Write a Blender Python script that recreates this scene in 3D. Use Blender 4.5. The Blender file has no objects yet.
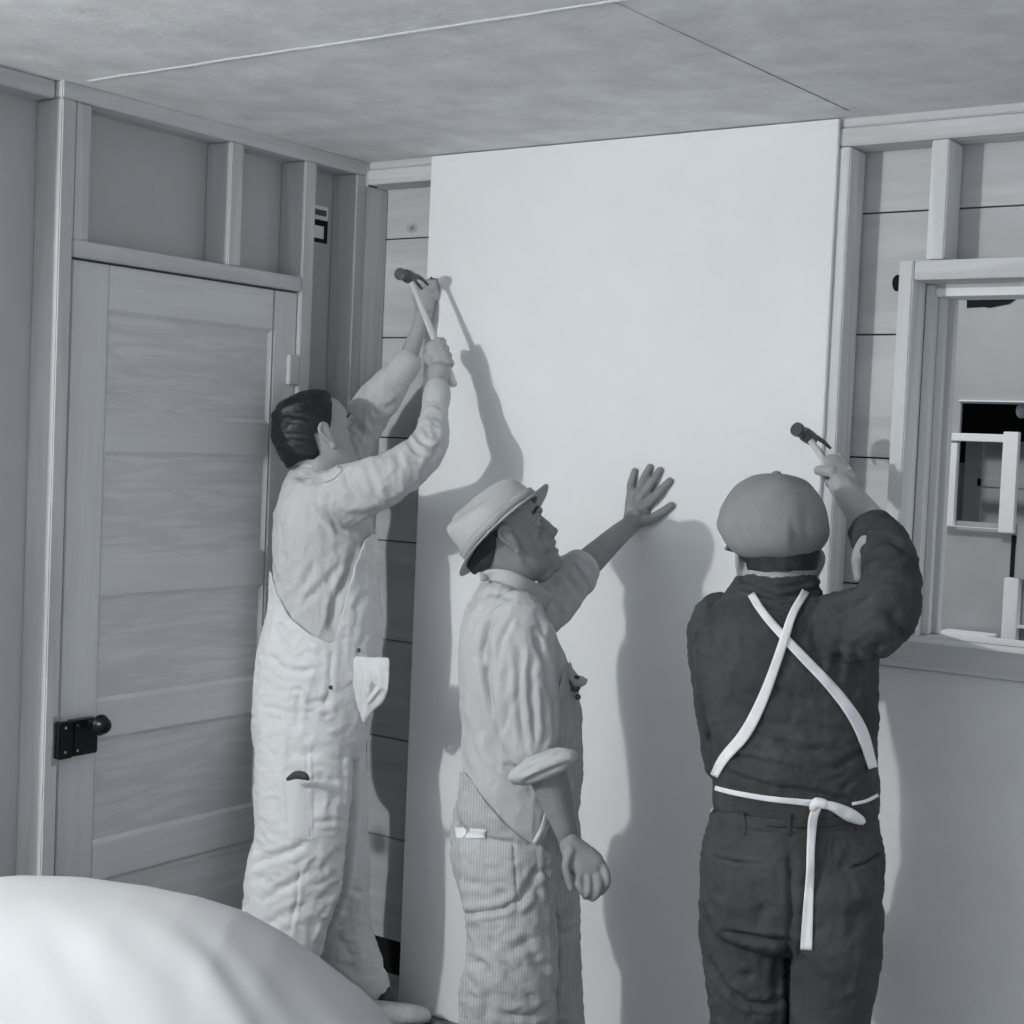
import bpy, bmesh, math, random
import numpy as np
from mathutils import Vector, Matrix, noise
from mathutils.bvhtree import BVHTree
random.seed(7)
# ------------------------------------------------------------------ camera
CAM = Vector((2.9366, -3.4142, 1.6379)); YAW, PITCH, ROLL, FPX = 0.6069, -0.0451, 0.0423, 1519.0
_f = Vector((-math.sin(YAW)*math.cos(PITCH), math.cos(YAW)*math.cos(PITCH), math.sin(PITCH)))
_r0 = _f.cross(Vector((0, 0, 1))).normalized(); _u0 = _r0.cross(_f)
RT = _r0*math.cos(ROLL)+_u0*math.sin(ROLL); UP = _u0*math.cos(ROLL)-_r0*math.sin(ROLL); FW = _f
cd = bpy.data.cameras.new('camera'); cam = bpy.data.objects.new('camera', cd)
bpy.context.scene.collection.objects.link(cam)
M3 = Matrix((RT, UP, -FW)).transposed().to_4x4(); M3.translation = CAM
cam.matrix_world = M3
cd.sensor_width = 36; cd.lens = FPX/1024*36; cd.clip_start = .05
S = bpy.context.scene; S.camera = cam
# ------------------------------------------------------------------ world, lamp, exposure
w = bpy.data.worlds.new('world'); S.world = w; w.use_nodes = True
w.node_tree.nodes['Background'].inputs[0].default_value = (.92, .98, 1.04, 1)
w.node_tree.nodes['Background'].inputs[1].default_value = .68
ld = bpy.data.lights.new('flash_lamp', 'POINT'); ld.energy = 158; ld.shadow_soft_size = .045; ld.color = (.985, 1.0, 1.0)
lo = bpy.data.objects.new('flash_lamp', ld); lo.location = (.06, -3.5, 2.08); S.collection.objects.link(lo)
l2 = bpy.data.lights.new('added_outside_fill', 'POINT'); l2.energy = 34; l2.shadow_soft_size = .05  # added fill to brighten the far wall and white sash, no visible source
l2o = bpy.data.objects.new('added_outside_fill', l2); l2o.location = (1.2, .75, 2.5); S.collection.objects.link(l2o)
S.view_settings.view_transform = 'Standard'; S.view_settings.look = 'None'
S.view_settings.exposure = 0; S.view_settings.gamma = 1
# ------------------------------------------------------------------ helpers
def at(px, py, d):
    """point seen at (px,py) that stands d metres in front of the back wall plane (Y=-d)"""
    v = FW+RT*((px-512)/FPX)-UP*((py-512)/FPX)
    t = (-d-CAM.y)/v.y
    return CAM+v*t
def scl(p): return FPX/((p-CAM).dot(FW))          # pixels per metre there
def pix(p):
    v = p-CAM; z = v.dot(FW); return 512+FPX*v.dot(RT)/z, 512-FPX*v.dot(UP)/z
def lin(s):
    s /= 255.; return s/12.92 if s <= .04045 else ((s+.055)/1.055)**2.4
MATS = {}
def mat(name, a, rough=.8, var=.1, vscale=6, bump=.0, bscale=200, stretch=(1, 1, 1), spec=.3, metal=0, grain=None, stripe=None, tint=(.975, .99, 1.005)):
    """a: albedo 0..1 grey; var: mottling; bump strength; grain: (axis scale xyz, amount) wood grain"""
    m = bpy.data.materials.new(name); m.use_nodes = True; nt = m.node_tree; N = nt.nodes; L = nt.links
    b = N['Principled BSDF']; b.inputs['Roughness'].default_value = rough
    b.inputs['Specular IOR Level'].default_value = spec; b.inputs['Metallic'].default_value = metal
    tc = N.new('ShaderNodeTexCoord'); mp = N.new('ShaderNodeMapping'); mp.inputs['Scale'].default_value = stretch
    L.new(tc.outputs['Object'], mp.inputs[0])
    n = N.new('ShaderNodeTexNoise'); n.inputs['Scale'].default_value = vscale; n.inputs['Detail'].default_value = 6
    n.inputs['Roughness'].default_value = .6; L.new(mp.outputs[0], n.inputs[0])
    cr = N.new('ShaderNodeValToRGB'); L.new(n.outputs[0], cr.inputs[0])
    lo_, hi = a*(1-var), min(a*(1+var), .98)
    cr.color_ramp.elements[0].position = .3; cr.color_ramp.elements[1].position = .7
    cr.color_ramp.elements[0].color = tuple(lo_*t for t in tint)+(1,)
    cr.color_ramp.elements[1].color = tuple(min(hi*t, 1) for t in tint)+(1,)
    col = cr.outputs[0]
    if grain:
        gs, ga = grain
        mp2 = N.new('ShaderNodeMapping'); mp2.inputs['Scale'].default_value = gs; L.new(tc.outputs['Object'], mp2.inputs[0])
        g = N.new('ShaderNodeTexNoise'); g.inputs['Scale'].default_value = 1; g.inputs['Detail'].default_value = 5
        g.inputs['Distortion'].default_value = .6; L.new(mp2.outputs[0], g.inputs[0])
        wv = N.new('ShaderNodeMath'); wv.operation = 'MULTIPLY'; wv.inputs[1].default_value = 22; L.new(g.outputs[0], wv.inputs[0])
        sn = N.new('ShaderNodeMath'); sn.operation = 'SINE'; L.new(wv.outputs[0], sn.inputs[0])
        mr = N.new('ShaderNodeMapRange'); mr.inputs[1].default_value = -1; mr.inputs[2].default_value = 1
        mr.inputs[3].default_value = 1-ga; mr.inputs[4].default_value = 1+ga*.4; L.new(sn.outputs[0], mr.inputs[0])
        mx = N.new('ShaderNodeVectorMath'); mx.operation = 'SCALE'; L.new(col, mx.inputs[0]); L.new(mr.outputs[0], mx.inputs['Scale'])
        col = mx.outputs[0]
    if stripe:
        mp3 = N.new('ShaderNodeMapping'); mp3.inputs['Rotation'].default_value = (0, 0, -YAW); L.new(tc.outputs['Object'], mp3.inputs[0])
        wt = N.new('ShaderNodeTexWave'); wt.inputs['Scale'].default_value = stripe[0]; wt.inputs['Distortion'].default_value = .4; L.new(mp3.outputs[0], wt.inputs[0])
        mr3 = N.new('ShaderNodeMapRange'); mr3.inputs[3].default_value = 1-stripe[1]; mr3.inputs[4].default_value = 1+stripe[1]*.5; L.new(wt.outputs['Fac'], mr3.inputs[0])
        mx3 = N.new('ShaderNodeVectorMath'); mx3.operation = 'SCALE'; L.new(col, mx3.inputs[0]); L.new(mr3.outputs[0], mx3.inputs['Scale']); col = mx3.outputs[0]
    L.new(col, b.inputs['Base Color'])
    if bump:
        n2 = N.new('ShaderNodeTexNoise'); n2.inputs['Scale'].default_value = bscale; n2.inputs['Detail'].default_value = 3
        L.new(mp.outputs[0], n2.inputs[0]); bp = N.new('ShaderNodeBump'); bp.inputs['Strength'].default_value = bump
        bp.inputs['Distance'].default_value = .004; L.new(n2.outputs[0], bp.inputs['Height']); L.new(bp.outputs[0], b.inputs['Normal'])
    MATS[name] = m; return m
def tag(o, label=None, cat=None, group=None, kind=None):
    if label: o['label'] = label
    if cat: o['category'] = cat
    if group: o['group'] = group
    if kind: o['kind'] = kind
    return o
def link(name, me, m, parent=None, smooth=False):
    me.materials.clear(); me.materials.append(m)
    if smooth: me.polygons.foreach_set('use_smooth', [True]*len(me.polygons))
    o = bpy.data.objects.new(name, me); S.collection.objects.link(o)
    if parent is not None:
        o.parent = parent; o.matrix_parent_inverse = parent.matrix_world.inverted()
    return o
def empty(name, loc, label, cat, group=None):
    o = bpy.data.objects.new(name, None); S.collection.objects.link(o); o.location = loc
    o.empty_display_size = .1; tag(o, label, cat, group); bpy.context.view_layer.update(); return o
def boxes(name, bl, m, parent=None, bevel=.0015):
    """bl: list of (x0,x1,y0,y1,z0,z1)"""
    bm = bmesh.new()
    for x0, x1, y0, y1, z0, z1 in bl:
        r = bmesh.ops.create_cube(bm, size=1)
        for v in r['verts']:
            v.co = Vector(((x0+x1)/2+v.co.x*(x1-x0), (y0+y1)/2+v.co.y*(y1-y0), (z0+z1)/2+v.co.z*(z1-z0)))
    if bevel: bmesh.ops.bevel(bm, geom=bm.edges[:], offset=bevel, segments=2, affect='EDGES')
    me = bpy.data.meshes.new(name); bm.to_mesh(me); bm.free()
    return link(name, me, m, parent)
def catmull(keys, n=5):
    keys = [np.array(k, float) for k in keys]; out = []
    P = [2*keys[0]-keys[1]]+keys+[2*keys[-1]-keys[-2]]
    for i in range(1, len(P)-2):
        for j in range(n):
            t = j/n; a, b, c, d = P[i-1], P[i], P[i+1], P[i+2]
            out.append(.5*((2*b)+(-a+c)*t+(2*a-5*b+4*c-d)*t*t+(-a+3*b-3*c+d)*t**3))
    out.append(keys[-1]); return out
def loft(keys, ref, seg=20, n=5, dome=True, sq=2.0):
    """keys: (x,y,z, ra, rb): closed tube through centres, ra along ref, rb across. returns verts, faces"""
    ks = catmull(keys, n); ref = Vector(ref).normalized()
    C = [Vector(k[:3]) for k in ks]; A = [max(k[3], .001) for k in ks]; B = [max(k[4], .001) for k in ks]
    T = []
    for i in range(len(C)):
        t = (C[min(i+1, len(C)-1)]-C[max(i-1, 0)])
        T.append(t.normalized() if t.length > 1e-9 else Vector((0, 0, 1)))
    rings = []
    def ring(c, t, a, b):
        x = (ref-t*ref.dot(t))
        if x.length < .05: x = t.orthogonal()
        x.normalize(); y = t.cross(x)
        L = []
        for k in range(seg):
            th = 2*math.pi*k/seg; cs, sn = math.cos(th), math.sin(th)
            L.append(c+x*(a*math.copysign(abs(cs)**(2/sq), cs))+y*(b*math.copysign(abs(sn)**(2/sq), sn)))
        return L
    def cap(c, t, a, b, sgn):
        h = min(a, b)*.8; o = []
        for q in (.35, .65, .88):
            o.append(ring(c+t*(sgn*h*q), t, a*math.sqrt(1-q*q), b*math.sqrt(1-q*q)))
        return o
    if dome: rings += cap(C[0], T[0], A[0], B[0], -1)[::-1]
    for i in range(len(C)): rings.append(ring(C[i], T[i], A[i], B[i]))
    if dome: rings += cap(C[-1], T[-1], A[-1], B[-1], 1)
    V = [v for r in rings for v in r]; F = []
    for i in range(len(rings)-1):
        for k in range(seg):
            a = i*seg+k; b = i*seg+(k+1) % seg; F.append((a, b, b+seg, a+seg))
    m0 = len(V); V.append(sum(rings[0], Vector())/seg); V.append(sum(rings[-1], Vector())/seg)
    e = (len(rings)-1)*seg
    for k in range(seg):
        F.append((m0, (k+1) % seg, k)); F.append((m0+1, e+k, e+(k+1) % seg))
    return V, F
def pk(keys, k=1.0, add=0.0):
    """pixel keys (px,py,d,rpx[,rpx2]) -> metric keys"""
    out = []
    for q in keys:
        p = at(q[0], q[1], q[2]); s = scl(p); ra = q[3]/s*k+add; rb = (q[4] if len(q) > 4 else q[3])/s*k+add
        out.append((p.x, p.y, p.z, ra, rb))
    return out
def limb(keys, k=1.0, add=0.0, **kw): return loft(pk(keys, k, add), RT, **kw)
def mesh_of(parts, name='m'):
    V = []; F = []
    for v, f in parts:
        o = len(V); V += list(v); F += [tuple(i+o for i in q) for q in f]
    me = bpy.data.meshes.new(name); me.from_pydata(V, [], F); me.update(); return me
def solid(name, parts, m, parent=None, smooth=True): return link(name, mesh_of(parts, name), m, parent, smooth)
def fuse(parts, voxel=.004, smooth=3, fac=.5):
    me = mesh_of(parts); o = bpy.data.objects.new('tmp', me); S.collection.objects.link(o)
    r = o.modifiers.new('r', 'REMESH'); r.mode = 'VOXEL'; r.voxel_size = voxel
    if smooth:
        s = o.modifiers.new('s', 'SMOOTH'); s.factor = fac; s.iterations = smooth
    dg = bpy.context.evaluated_depsgraph_get(); out = bpy.data.meshes.new_from_object(o.evaluated_get(dg))
    bpy.data.objects.remove(o); bpy.data.meshes.remove(me); return out
def arr(me):
    n = len(me.vertices); co = np.empty(n*3); me.vertices.foreach_get('co', co)
    nr = np.empty(n*3); me.vertices.foreach_get('normal', nr); return co.reshape(-1, 3), nr.reshape(-1, 3)
def put(me, co): me.vertices.foreach_set('co', co.ravel()); me.update()
def npix(co):
    v = co-np.array(CAM); z = v@np.array(FW)
    return np.stack([512+FPX*(v@np.array(RT))/z, 512-FPX*(v@np.array(UP))/z], 1)
def crease(me, lines):
    """lines: (polyline px, width px, depth m); presses a soft furrow (depth>0) or raises a fold (<0) on the side that faces the room"""
    lines = [(a, b, c*.8) for a, b, c in lines]
    co, nr = arr(me); P = npix(co); view = np.array(CAM)-co; view /= np.linalg.norm(view, axis=1)[:, None]
    face = np.clip(((nr*view).sum(1)+.1)/.3, 0, 1); d = np.zeros(len(co))
    for pl, wd, dep in lines:
        best = np.full(len(co), 1e9); par = np.zeros(len(co)); tot = 0; L = []
        for a, b in zip(pl[:-1], pl[1:]): L.append(math.hypot(b[0]-a[0], b[1]-a[1]))
        T = sum(L)
        for (a, b), l in zip(zip(pl[:-1], pl[1:]), L):
            a = np.array(a, float); b = np.array(b, float); ab = b-a
            t = np.clip(((P-a)@ab)/(ab@ab), 0, 1); q = np.linalg.norm(P-(a+t[:, None]*ab), axis=1)
            s = q < best; best[s] = q[s]; par[s] = (tot+t[s]*l)/T; tot += l
        fade = np.clip(np.minimum(par, 1-par)*5+.25, 0, 1)
        x = best/wd
        prof = np.exp(-x*x)-.45*np.exp(-((x-1.9)/.8)**2)
        d += -dep*prof*fade*face
    put(me, co+nr*d[:, None])
def ruffle(me, amp, freq, stretch=(1, 1, 1), seed=0, octave=2, ridge=False, mask=None):
    co, nr = arr(me); d = np.zeros(len(co)); sx, sy, sz = stretch
    for i, c in enumerate(co):
        a = 0; f = freq; g = 1
        for _ in range(octave):
            q = noise.noise(Vector((c[0]*f*sx+seed, c[1]*f*sy+seed*2.3, c[2]*f*sz)))
            a += g*((1-2*abs(q)*1.6) if ridge else q); f *= 2.1; g *= .5
        d[i] = a
    d *= amp
    if mask is not None: d *= mask(npix(co), co)
    put(me, co+nr*d[:, None])
def cut(me, keep):
    """delete vertices for which keep(px array, co) is False"""
    co, _ = arr(me); k = keep(npix(co), co)
    bm = bmesh.new(); bm.from_mesh(me); bm.verts.ensure_lookup_table()
    bmesh.ops.delete(bm, geom=[bm.verts[i] for i in np.nonzero(~k)[0]], context='VERTS')
    # relax the raw border
    for _ in range(4):
        bs = [v for v in bm.verts if v.is_boundary]
        new = {}
        for v in bs:
            nb = [e.other_vert(v) for e in v.link_edges if e.is_boundary]
            if len(nb) == 2: new[v] = v.co*.4+(nb[0].co+nb[1].co)*.3
        for v, c in new.items(): v.co = c
    bm.to_mesh(me); bm.free(); me.update()
def thick(o, t, off=1):
    s = o.modifiers.new('thickness', 'SOLIDIFY'); s.thickness = t; s.offset = off; return o
def tree_of(objs):
    V = []; F = []
    for o in objs:
        me = o.data; b = len(V); mw = o.matrix_world
        V += [mw@v.co for v in me.vertices]; F += [tuple(i+b for i in p.vertices) for p in me.polygons]
    return BVHTree.FromPolygons(V, F)
def cast(tree, px, py, fallback):
    v = (FW+RT*((px-512)/FPX)-UP*((py-512)/FPX)).normalized()
    h = tree.ray_cast(CAM, v)
    if h[0] is None:
        return at(px, py, fallback), -v
    return h[0], h[1] if h[1].dot(v) < 0 else -h[1]
def ribbon(name, tree, path, m, parent, off=.004, th=.003, fb=.5, step=3, maxjump=.06, bow=0):
    """strip of cloth laid on what the pixels hit; path: (px,py,width px)"""
    ks = catmull([(a, b, c) for a, b, c in path], 10); pts = []
    last = None
    for k in ks: pts.append(k)
    nw = 5; rows = []; dprev = None
    for i, k in enumerate(pts):
        a = pts[max(i-1, 0)]; b = pts[min(i+1, len(pts)-1)]; t = np.array([b[0]-a[0], b[1]-a[1]]); t /= np.linalg.norm(t)+1e-9
        nn = np.array([-t[1], t[0]]); row = []
        h, _ = cast(tree, k[0], k[1], fb)
        dep = (h-CAM).dot(FW)
        if dprev is not None and dep > dprev+maxjump*.25: dep = dprev+maxjump*.1
        if dprev is not None and dep < dprev-maxjump: dep = dprev-maxjump*.3
        dprev = dep
        for j in range(nw):
            s = (j/(nw-1)-.5); q = (k[0]+nn[0]*s*k[2], k[1]+nn[1]*s*k[2])
            h2, _ = cast(tree, q[0], q[1], fb); d2 = (h2-CAM).dot(FW)
            if abs(d2-dep) > .03: d2 = dep
            dd = min(d2, dep+.01)-off-bow*(1-4*s*s)
            v = FW+RT*((q[0]-512)/FPX)-UP*((q[1]-512)/FPX)
            row.append(CAM+v*dd)
        rows.append(row)
    for _ in range(3):       # ease
        for i in range(1, len(rows)-1):
            for j in range(nw): rows[i][j] = rows[i][j]*.5+(rows[i-1][j]+rows[i+1][j])*.25
    V = [p for r in rows for p in r]; F = []
    for i in range(len(rows)-1):
        for j in range(nw-1):
            a = i*nw+j; F.append((a, a+1, a+1+nw, a+nw))
    o = solid(name, [(V, F)], m, parent); thick(o, th, 0); return o
def patch(name, tree, poly, m, parent, off=.003, th=.003, fb=.5, n=14, puff=0):
    """pocket or flap: quad (4 px corners tl,tr,br,bl) laid on what the pixels hit"""
    tl, tr, br, bl = [np.array(p, float) for p in poly]; V = []; F = []
    D = np.zeros((n+1, n+1)); Q = {}
    for i in range(n+1):
        for j in range(n+1):
            u, v = j/n, i/n; q = (tl*(1-u)+tr*u)*(1-v)+(bl*(1-u)+br*u)*v; Q[i, j] = q
            D[i, j] = (cast(tree, q[0], q[1], fb)[0]-CAM).dot(FW)
    md = np.median(D); D = np.clip(D, md-.05, md+.05)
    for i in range(n+1):
        for j in range(n+1):
            q = Q[i, j]; u, v = j/n, i/n
            v3 = FW+RT*((q[0]-512)/FPX)-UP*((q[1]-512)/FPX)
            V.append(CAM+v3*(D[i, j]-off-puff*math.sin(math.pi*u)*math.sin(math.pi*v)**.7))
    for i in range(n):
        for j in range(n):
            a = i*(n+1)+j; F.append((a, a+1, a+n+2, a+n+1))
    o = solid(name, [(V, F)], m, parent); thick(o, th, 0); return o
def frame(fwd, up):
    x = Vector(fwd).normalized(); z = Vector(up); z = (z-x*z.dot(x)).normalized(); y = z.cross(x)
    return Matrix((x, y, z)).transposed()
def place(part, R, c, s=1.0): return [c+R@(Vector(v)*s) for v in part[0]], part[1]
def ellipsoid(c, r, seg=20, rings=12, R=None):
    V = []; F = []; c = Vector(c)
    for i in range(rings+1):
        ph = math.pi*i/rings
        for k in range(seg):
            th = 2*math.pi*k/seg
            v = Vector((r[0]*math.sin(ph)*math.cos(th), r[1]*math.sin(ph)*math.sin(th), r[2]*math.cos(ph)))
            V.append(c+(R@v if R else v))
    for i in range(rings):
        for k in range(seg):
            a = i*seg+k; b = i*seg+(k+1) % seg
            F.append((a, a+seg, b+seg, b))
    return weld(V, F)
def weld(V, F):
    bm = bmesh.new(); vs = [bm.verts.new(v) for v in V]
    for f in F:
        try: bm.faces.new([vs[i] for i in f])
        except ValueError: pass
    bmesh.ops.remove_doubles(bm, verts=bm.verts[:], dist=1e-5)
    bmesh.ops.recalc_face_normals(bm, faces=bm.faces[:])
    bm.verts.index_update(); V2 = [v.co.copy() for v in bm.verts]; F2 = [tuple(v.index for v in f.verts) for f in bm.faces]
    bm.free(); return V2, F2
def img_dir(x, y, away=0):
    """direction that points (x right, y up) in the picture and away from the camera"""
    return (RT*x+UP*y+FW*away).normalized()
# ------------------------------------------------------------------ materials
mat('board', .52, .85, .05, 3, .15, 60)
mat('ceil', .80, .9, .13, 7, .25, 60)
mat('sheet', .88, .9, .025, 3, .08, 150)
mat('sheetedge', .5, .9, .1, 20)
mat('lowboard', .80, .9, .05, 5, .1, 120)
mat('stud_v', .60, .75, .10, 5, .1, 80, (1, 1, .15), grain=((14, 14, .8), .10))
mat('stud_y', .60, .75, .10, 5, .1, 80, (1, .15, 1), grain=((14, .8, 14), .10))
mat('stud_x', .66, .75, .10, 5, .1, 80, (.15, 1, 1), grain=((.8, 14, 14), .10))
mat('bstud_v', .72, .75, .08, 5, .1, 80, (1, 1, .15), grain=((14, 14, .8), .10))
mat('sheath', .62, .8, .10, 4, .15, 60, (.3, 1, 2), grain=((1.0, 8, 9), .07))
mat('door_v', .68, .6, .05, 4, .05, 90, (1, 2, .2), grain=((10, 30, .8), .03))
mat('door_h', .68, .6, .05, 4, .05, 90, (1, .2, 2), grain=((10, .8, 30), .03))
mat('door_panel', .66, .6, .06, 4, .08, 90, (1, .4, 3), grain=((9, 2.6, 26), .09))
mat('black', .008, .3, .2, 8, spec=.25)
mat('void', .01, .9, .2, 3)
mat('floorwood', .22, .7, .3, 6, .1, 60, (.2, 2, 1), grain=((1, 12, 3), .25))
mat('steel', .75, .22, .1, 8, metal=1)
mat('iron', .11, .4, .25, 20, metal=.5)
mat('handle', .62, .45, .12, 10, stretch=(1, 1, .2))
mat('skin', .40, .55, .08, 25, .12, 260, spec=.35)
mat('skin_dark', .27, .55, .10, 25, .15, 260, spec=.35)
mat('hair', .010, .42, .4, 60, .25, 120, (.3, 3, 3), spec=.45)
mat('greyhair', .03, .6, .4, 60, .5, 300)
mat('shirt_light', .55, .9, .05, 8, .15, 180)
mat('overall_white', .72, .9, .05, 6, .15, 180)
mat('shirt_mid', .48, .9, .06, 8, .15, 180)
mat('hickory', .46, .9, .08, 8, .15, 200, stripe=(48, .16))
mat('shirt_dark', .060, .95, .35, 7, .2, 160)
mat('trouser_dark', .062, .95, .25, 6, .2, 160)
mat('cap_wool', .27, .95, .1, 10, .25, 200)
mat('felt', .45, .9, .10, 9, .15, 200)
mat('band', .38, .8, .1, 10)
mat('apron', .88, .85, .04, 12, .1, 200)
mat('leather', .5, .6, .2, 20)
mat('boot_dark', .06, .5, .3, 20)
mat('eye', .32, .2, .02, 5)
mat('mark', .8, .8, .05, 30)
mat('dust', .58, .95, .02, 3, .06, 60)
mat('paint_white', .92, .6, .03, 5)
mat('far_board', .46, .9, .12, 2.0, .1, 30)
mat('seam', .95, .95, .03, 30, .4, 100)
mat('dark_line', .12, .95, .1, 30)
# ------------------------------------------------------------------ the room
H = 2.44; SD = .092
K = 'structure'
tag(boxes('floor', [(-.3, 4.4, -4.6, .14, -.05, 0)], MATS['floorwood'], bevel=0), kind=K)
ceil = tag(boxes('ceiling', [(-.12, 4.4, -4.6, .12, H, H+.02)], MATS['ceil'], bevel=0), kind=K)
# plaster filler in the long joint, and the dry open joint
V = []; F = []; xs = np.linspace(.05, 1.75, 420)
for i, x in enumerate(xs):
    q = noise.noise(Vector((x*26, 1, 3)))*.5+noise.noise(Vector((x*90, 5, 3)))*.5
    wd = max(.0008, .0052+.007*q)*(1 if x < 1.25 else max(.1, 1-(x-1.25)*1.9)); yy = -1.062+.004*noise.noise(Vector((x*9, 0, 0)))+.003*(x > .72)
    V += [Vector((x, yy-wd, H-.0004)), Vector((x, yy, H-.0035)), Vector((x, yy+wd, H-.0004))]
    if i: a = 3*i; F += [(a-3, a-2, a+1, a), (a-2, a-1, a+2, a+1)]
solid('joint_filler', [(V, F)], MATS['seam'], ceil)
V = []; F = []
for i, t in enumerate(np.linspace(0, 1, 60)):
    x = 1.517-.06*t; y = -.07-1.35*t; wd = (.0020+.0018*noise.noise(Vector((t*40, 0, 0))))*(1-.85*t)
    V += [Vector((x-wd, y, H-.0006)), Vector((x+wd, y, H-.0006))]
    if i: a = 2*i; F.append((a-2, a-1, a+1, a))
solid('joint_gap', [(V, F)], MATS['dark_line'], ceil)
# left wall backing
tag(boxes('wall_left', [(-SD-.012, -SD, -4.6, .0, 0, H)], MATS['board'], bevel=0), kind=K)
def member(name, b, m, label, cat='stud', group=None, nails=None):
    o = boxes(name, [b], MATS[m], bevel=.003)
    tag(o, label, cat, group); return o
member('top_plate', (-SD, 0.002, -1.094, .0, H-.040, H), 'stud_y', 'wooden top plate running above the door along the left wall', 'plate')
member('top_plate', (-SD, -.022, -4.6, -1.096, H-.041, H-.001), 'stud_y', 'wooden top plate left of the corner post, at the left edge', 'plate')
member('wall_stud', (-SD, .002, -1.094, -1.053, 0, H-.041), 'stud_v', 'tall light-edged wooden post left of the door with the lock')
member('wall_stud', (-SD, .002, -1.54, -1.50, 0, H-.041), 'stud_v', 'wooden stud just beyond the left edge of the picture')
member('cripple_stud', (-SD, -.003, -1.050, -1.003, 2.077, H-.041), 'stud_v', 'short stud above the door, against the tall left post')
member('cripple_stud', (-SD, 0, -.546, -.500, 2.077, H-.041), 'stud_v', 'short stud in the middle above the door header')
member('door_header', (-SD, .001, -1.051, -.263, 2.036, 2.076), 'stud_y', 'horizontal wooden header just above the panelled door', 'beam')
member('wall_stud', (-SD, 0, -.261, -.214, 0, H-.041), 'stud_v', 'wooden stud at the hinge side of the door')
member('wall_stud', (-SD, 0, -.044, -.001, 0, H-.041), 'stud_v', 'corner stud where the door wall meets the board wall')
# nails driven in the corner studs
for k, (y, z) in enumerate([(-.052, 2.36), (-.052, 1.2)]): pass
# label pasted on the backing in the narrow bay
lb = empty('paper_label', (-SD, -.10, 2.25), 'small printed paper label with a black-bordered square, in the narrow bay beside the door', 'label')
boxes('label_paper', [(-SD, -SD+.001, -.160, -.062, 2.264, 2.304)], MATS['paint_white'], lb, 0)
boxes('black_border', [(-SD, -SD+.001, -.160, -.061, 2.198, 2.2635)], MATS['black'], lb, 0)
boxes('label_picture', [(-SD+.001, -SD+.0016, -.150, -.078, 2.210, 2.246)], MATS['paint_white'], lb, 0)
boxes('printed_block', [(-SD+.001, -SD+.0016, -.150, -.069, 2.276, 2.293)], MATS['dark_line'], lb, 0)
# ---- door
DX = -.012
dr = tag(boxes('door_1', [(DX-.035, DX-.010, -1.04, -.25, .012, 2.032)], MATS['door_v'], bevel=.001), kind=K)
dr['label'] = 'light wooden door of five horizontal panels'
for y0, y1 in ((-1.046, -.93), (-.357, -.2635)):
    boxes('stile', [(DX-.034, DX, y0+.006, y1, .012, 2.030)], MATS['door_v'], dr, .002)
zs = [(1.921, 2.030), (1.575, 1.664), (1.219, 1.310), (.865, .955), (.507, .600), (.012, .245)]
for z0, z1 in zs: boxes('rail', [(DX-.034, DX, -.9298, -.3572, z0, z1)], MATS['door_h'], dr, .002)
for (a, _), (_, b) in zip(zs[:-1], zs[1:]):
    boxes('panel', [(DX-.022, DX-.0095, -.9297, -.3573, b+.0005, a-.0005)], MATS['door_panel'], dr, .001)
    bm = bmesh.new()      # moulding round the panel
    y0, y1, z0, z1 = -.9297, -.3573, b, a; t = .010
    o_ = [(y0, z0), (y1, z0), (y1, z1), (y0, z1)]; i_ = [(y0+t, z0+t), (y1-t, z0+t), (y1-t, z1-t), (y0+t, z1-t)]
    A = [bm.verts.new((DX-.0015, y, z)) for y, z in o_]; B = [bm.verts.new((DX-.0095, y, z)) for y, z in i_]
    for k in range(4): bm.faces.new((A[k], A[(k+1) % 4], B[(k+1) % 4], B[k]))
    me = bpy.data.meshes.new('moulding'); bm.to_mesh(me); bm.free(); link('moulding', me, MATS['door_v'], dr)
lk = boxes('rim_lock', [(DX, DX+.028, -1.020, -.944, .838, .925)], MATS['black'], dr, .003); lk['label'] = 'black iron rim lock'
kp = boxes('lock_keeper', [(.003, DX+.030, -1.062, -1.0205, .836, .926)], MATS['black'], dr, .003)
boxes('strike_plate', [(.002, .0045, -1.074, -1.050, .822, .940)], MATS['steel'], dr, .001)
kn = solid('door_knob', [loft([(.016, -.972, .915, .008, .008), (.040, -.972, .915, .008, .008), (.044, -.972, .915, .018, .018), (.056, -.972, .915, .026, .026), (.068, -.972, .915, .020, .020)], (0, 0, 1), 24, 5)], MATS['black'], lk)
for y, z in ((-1.045, .853), (-1.045, .912), (-1.008, .914), (-1.008, .852), (-.955, .912)):
    boxes('screw', [(.0165, .0195, y-.003, y+.003, z-.003, z+.003)], MATS['steel'], lk, .001)
boxes('hinge', [(-.012, .004, -.300, -.262, 1.776, 1.858)], MATS['stud_v'], dr, .002)
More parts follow.
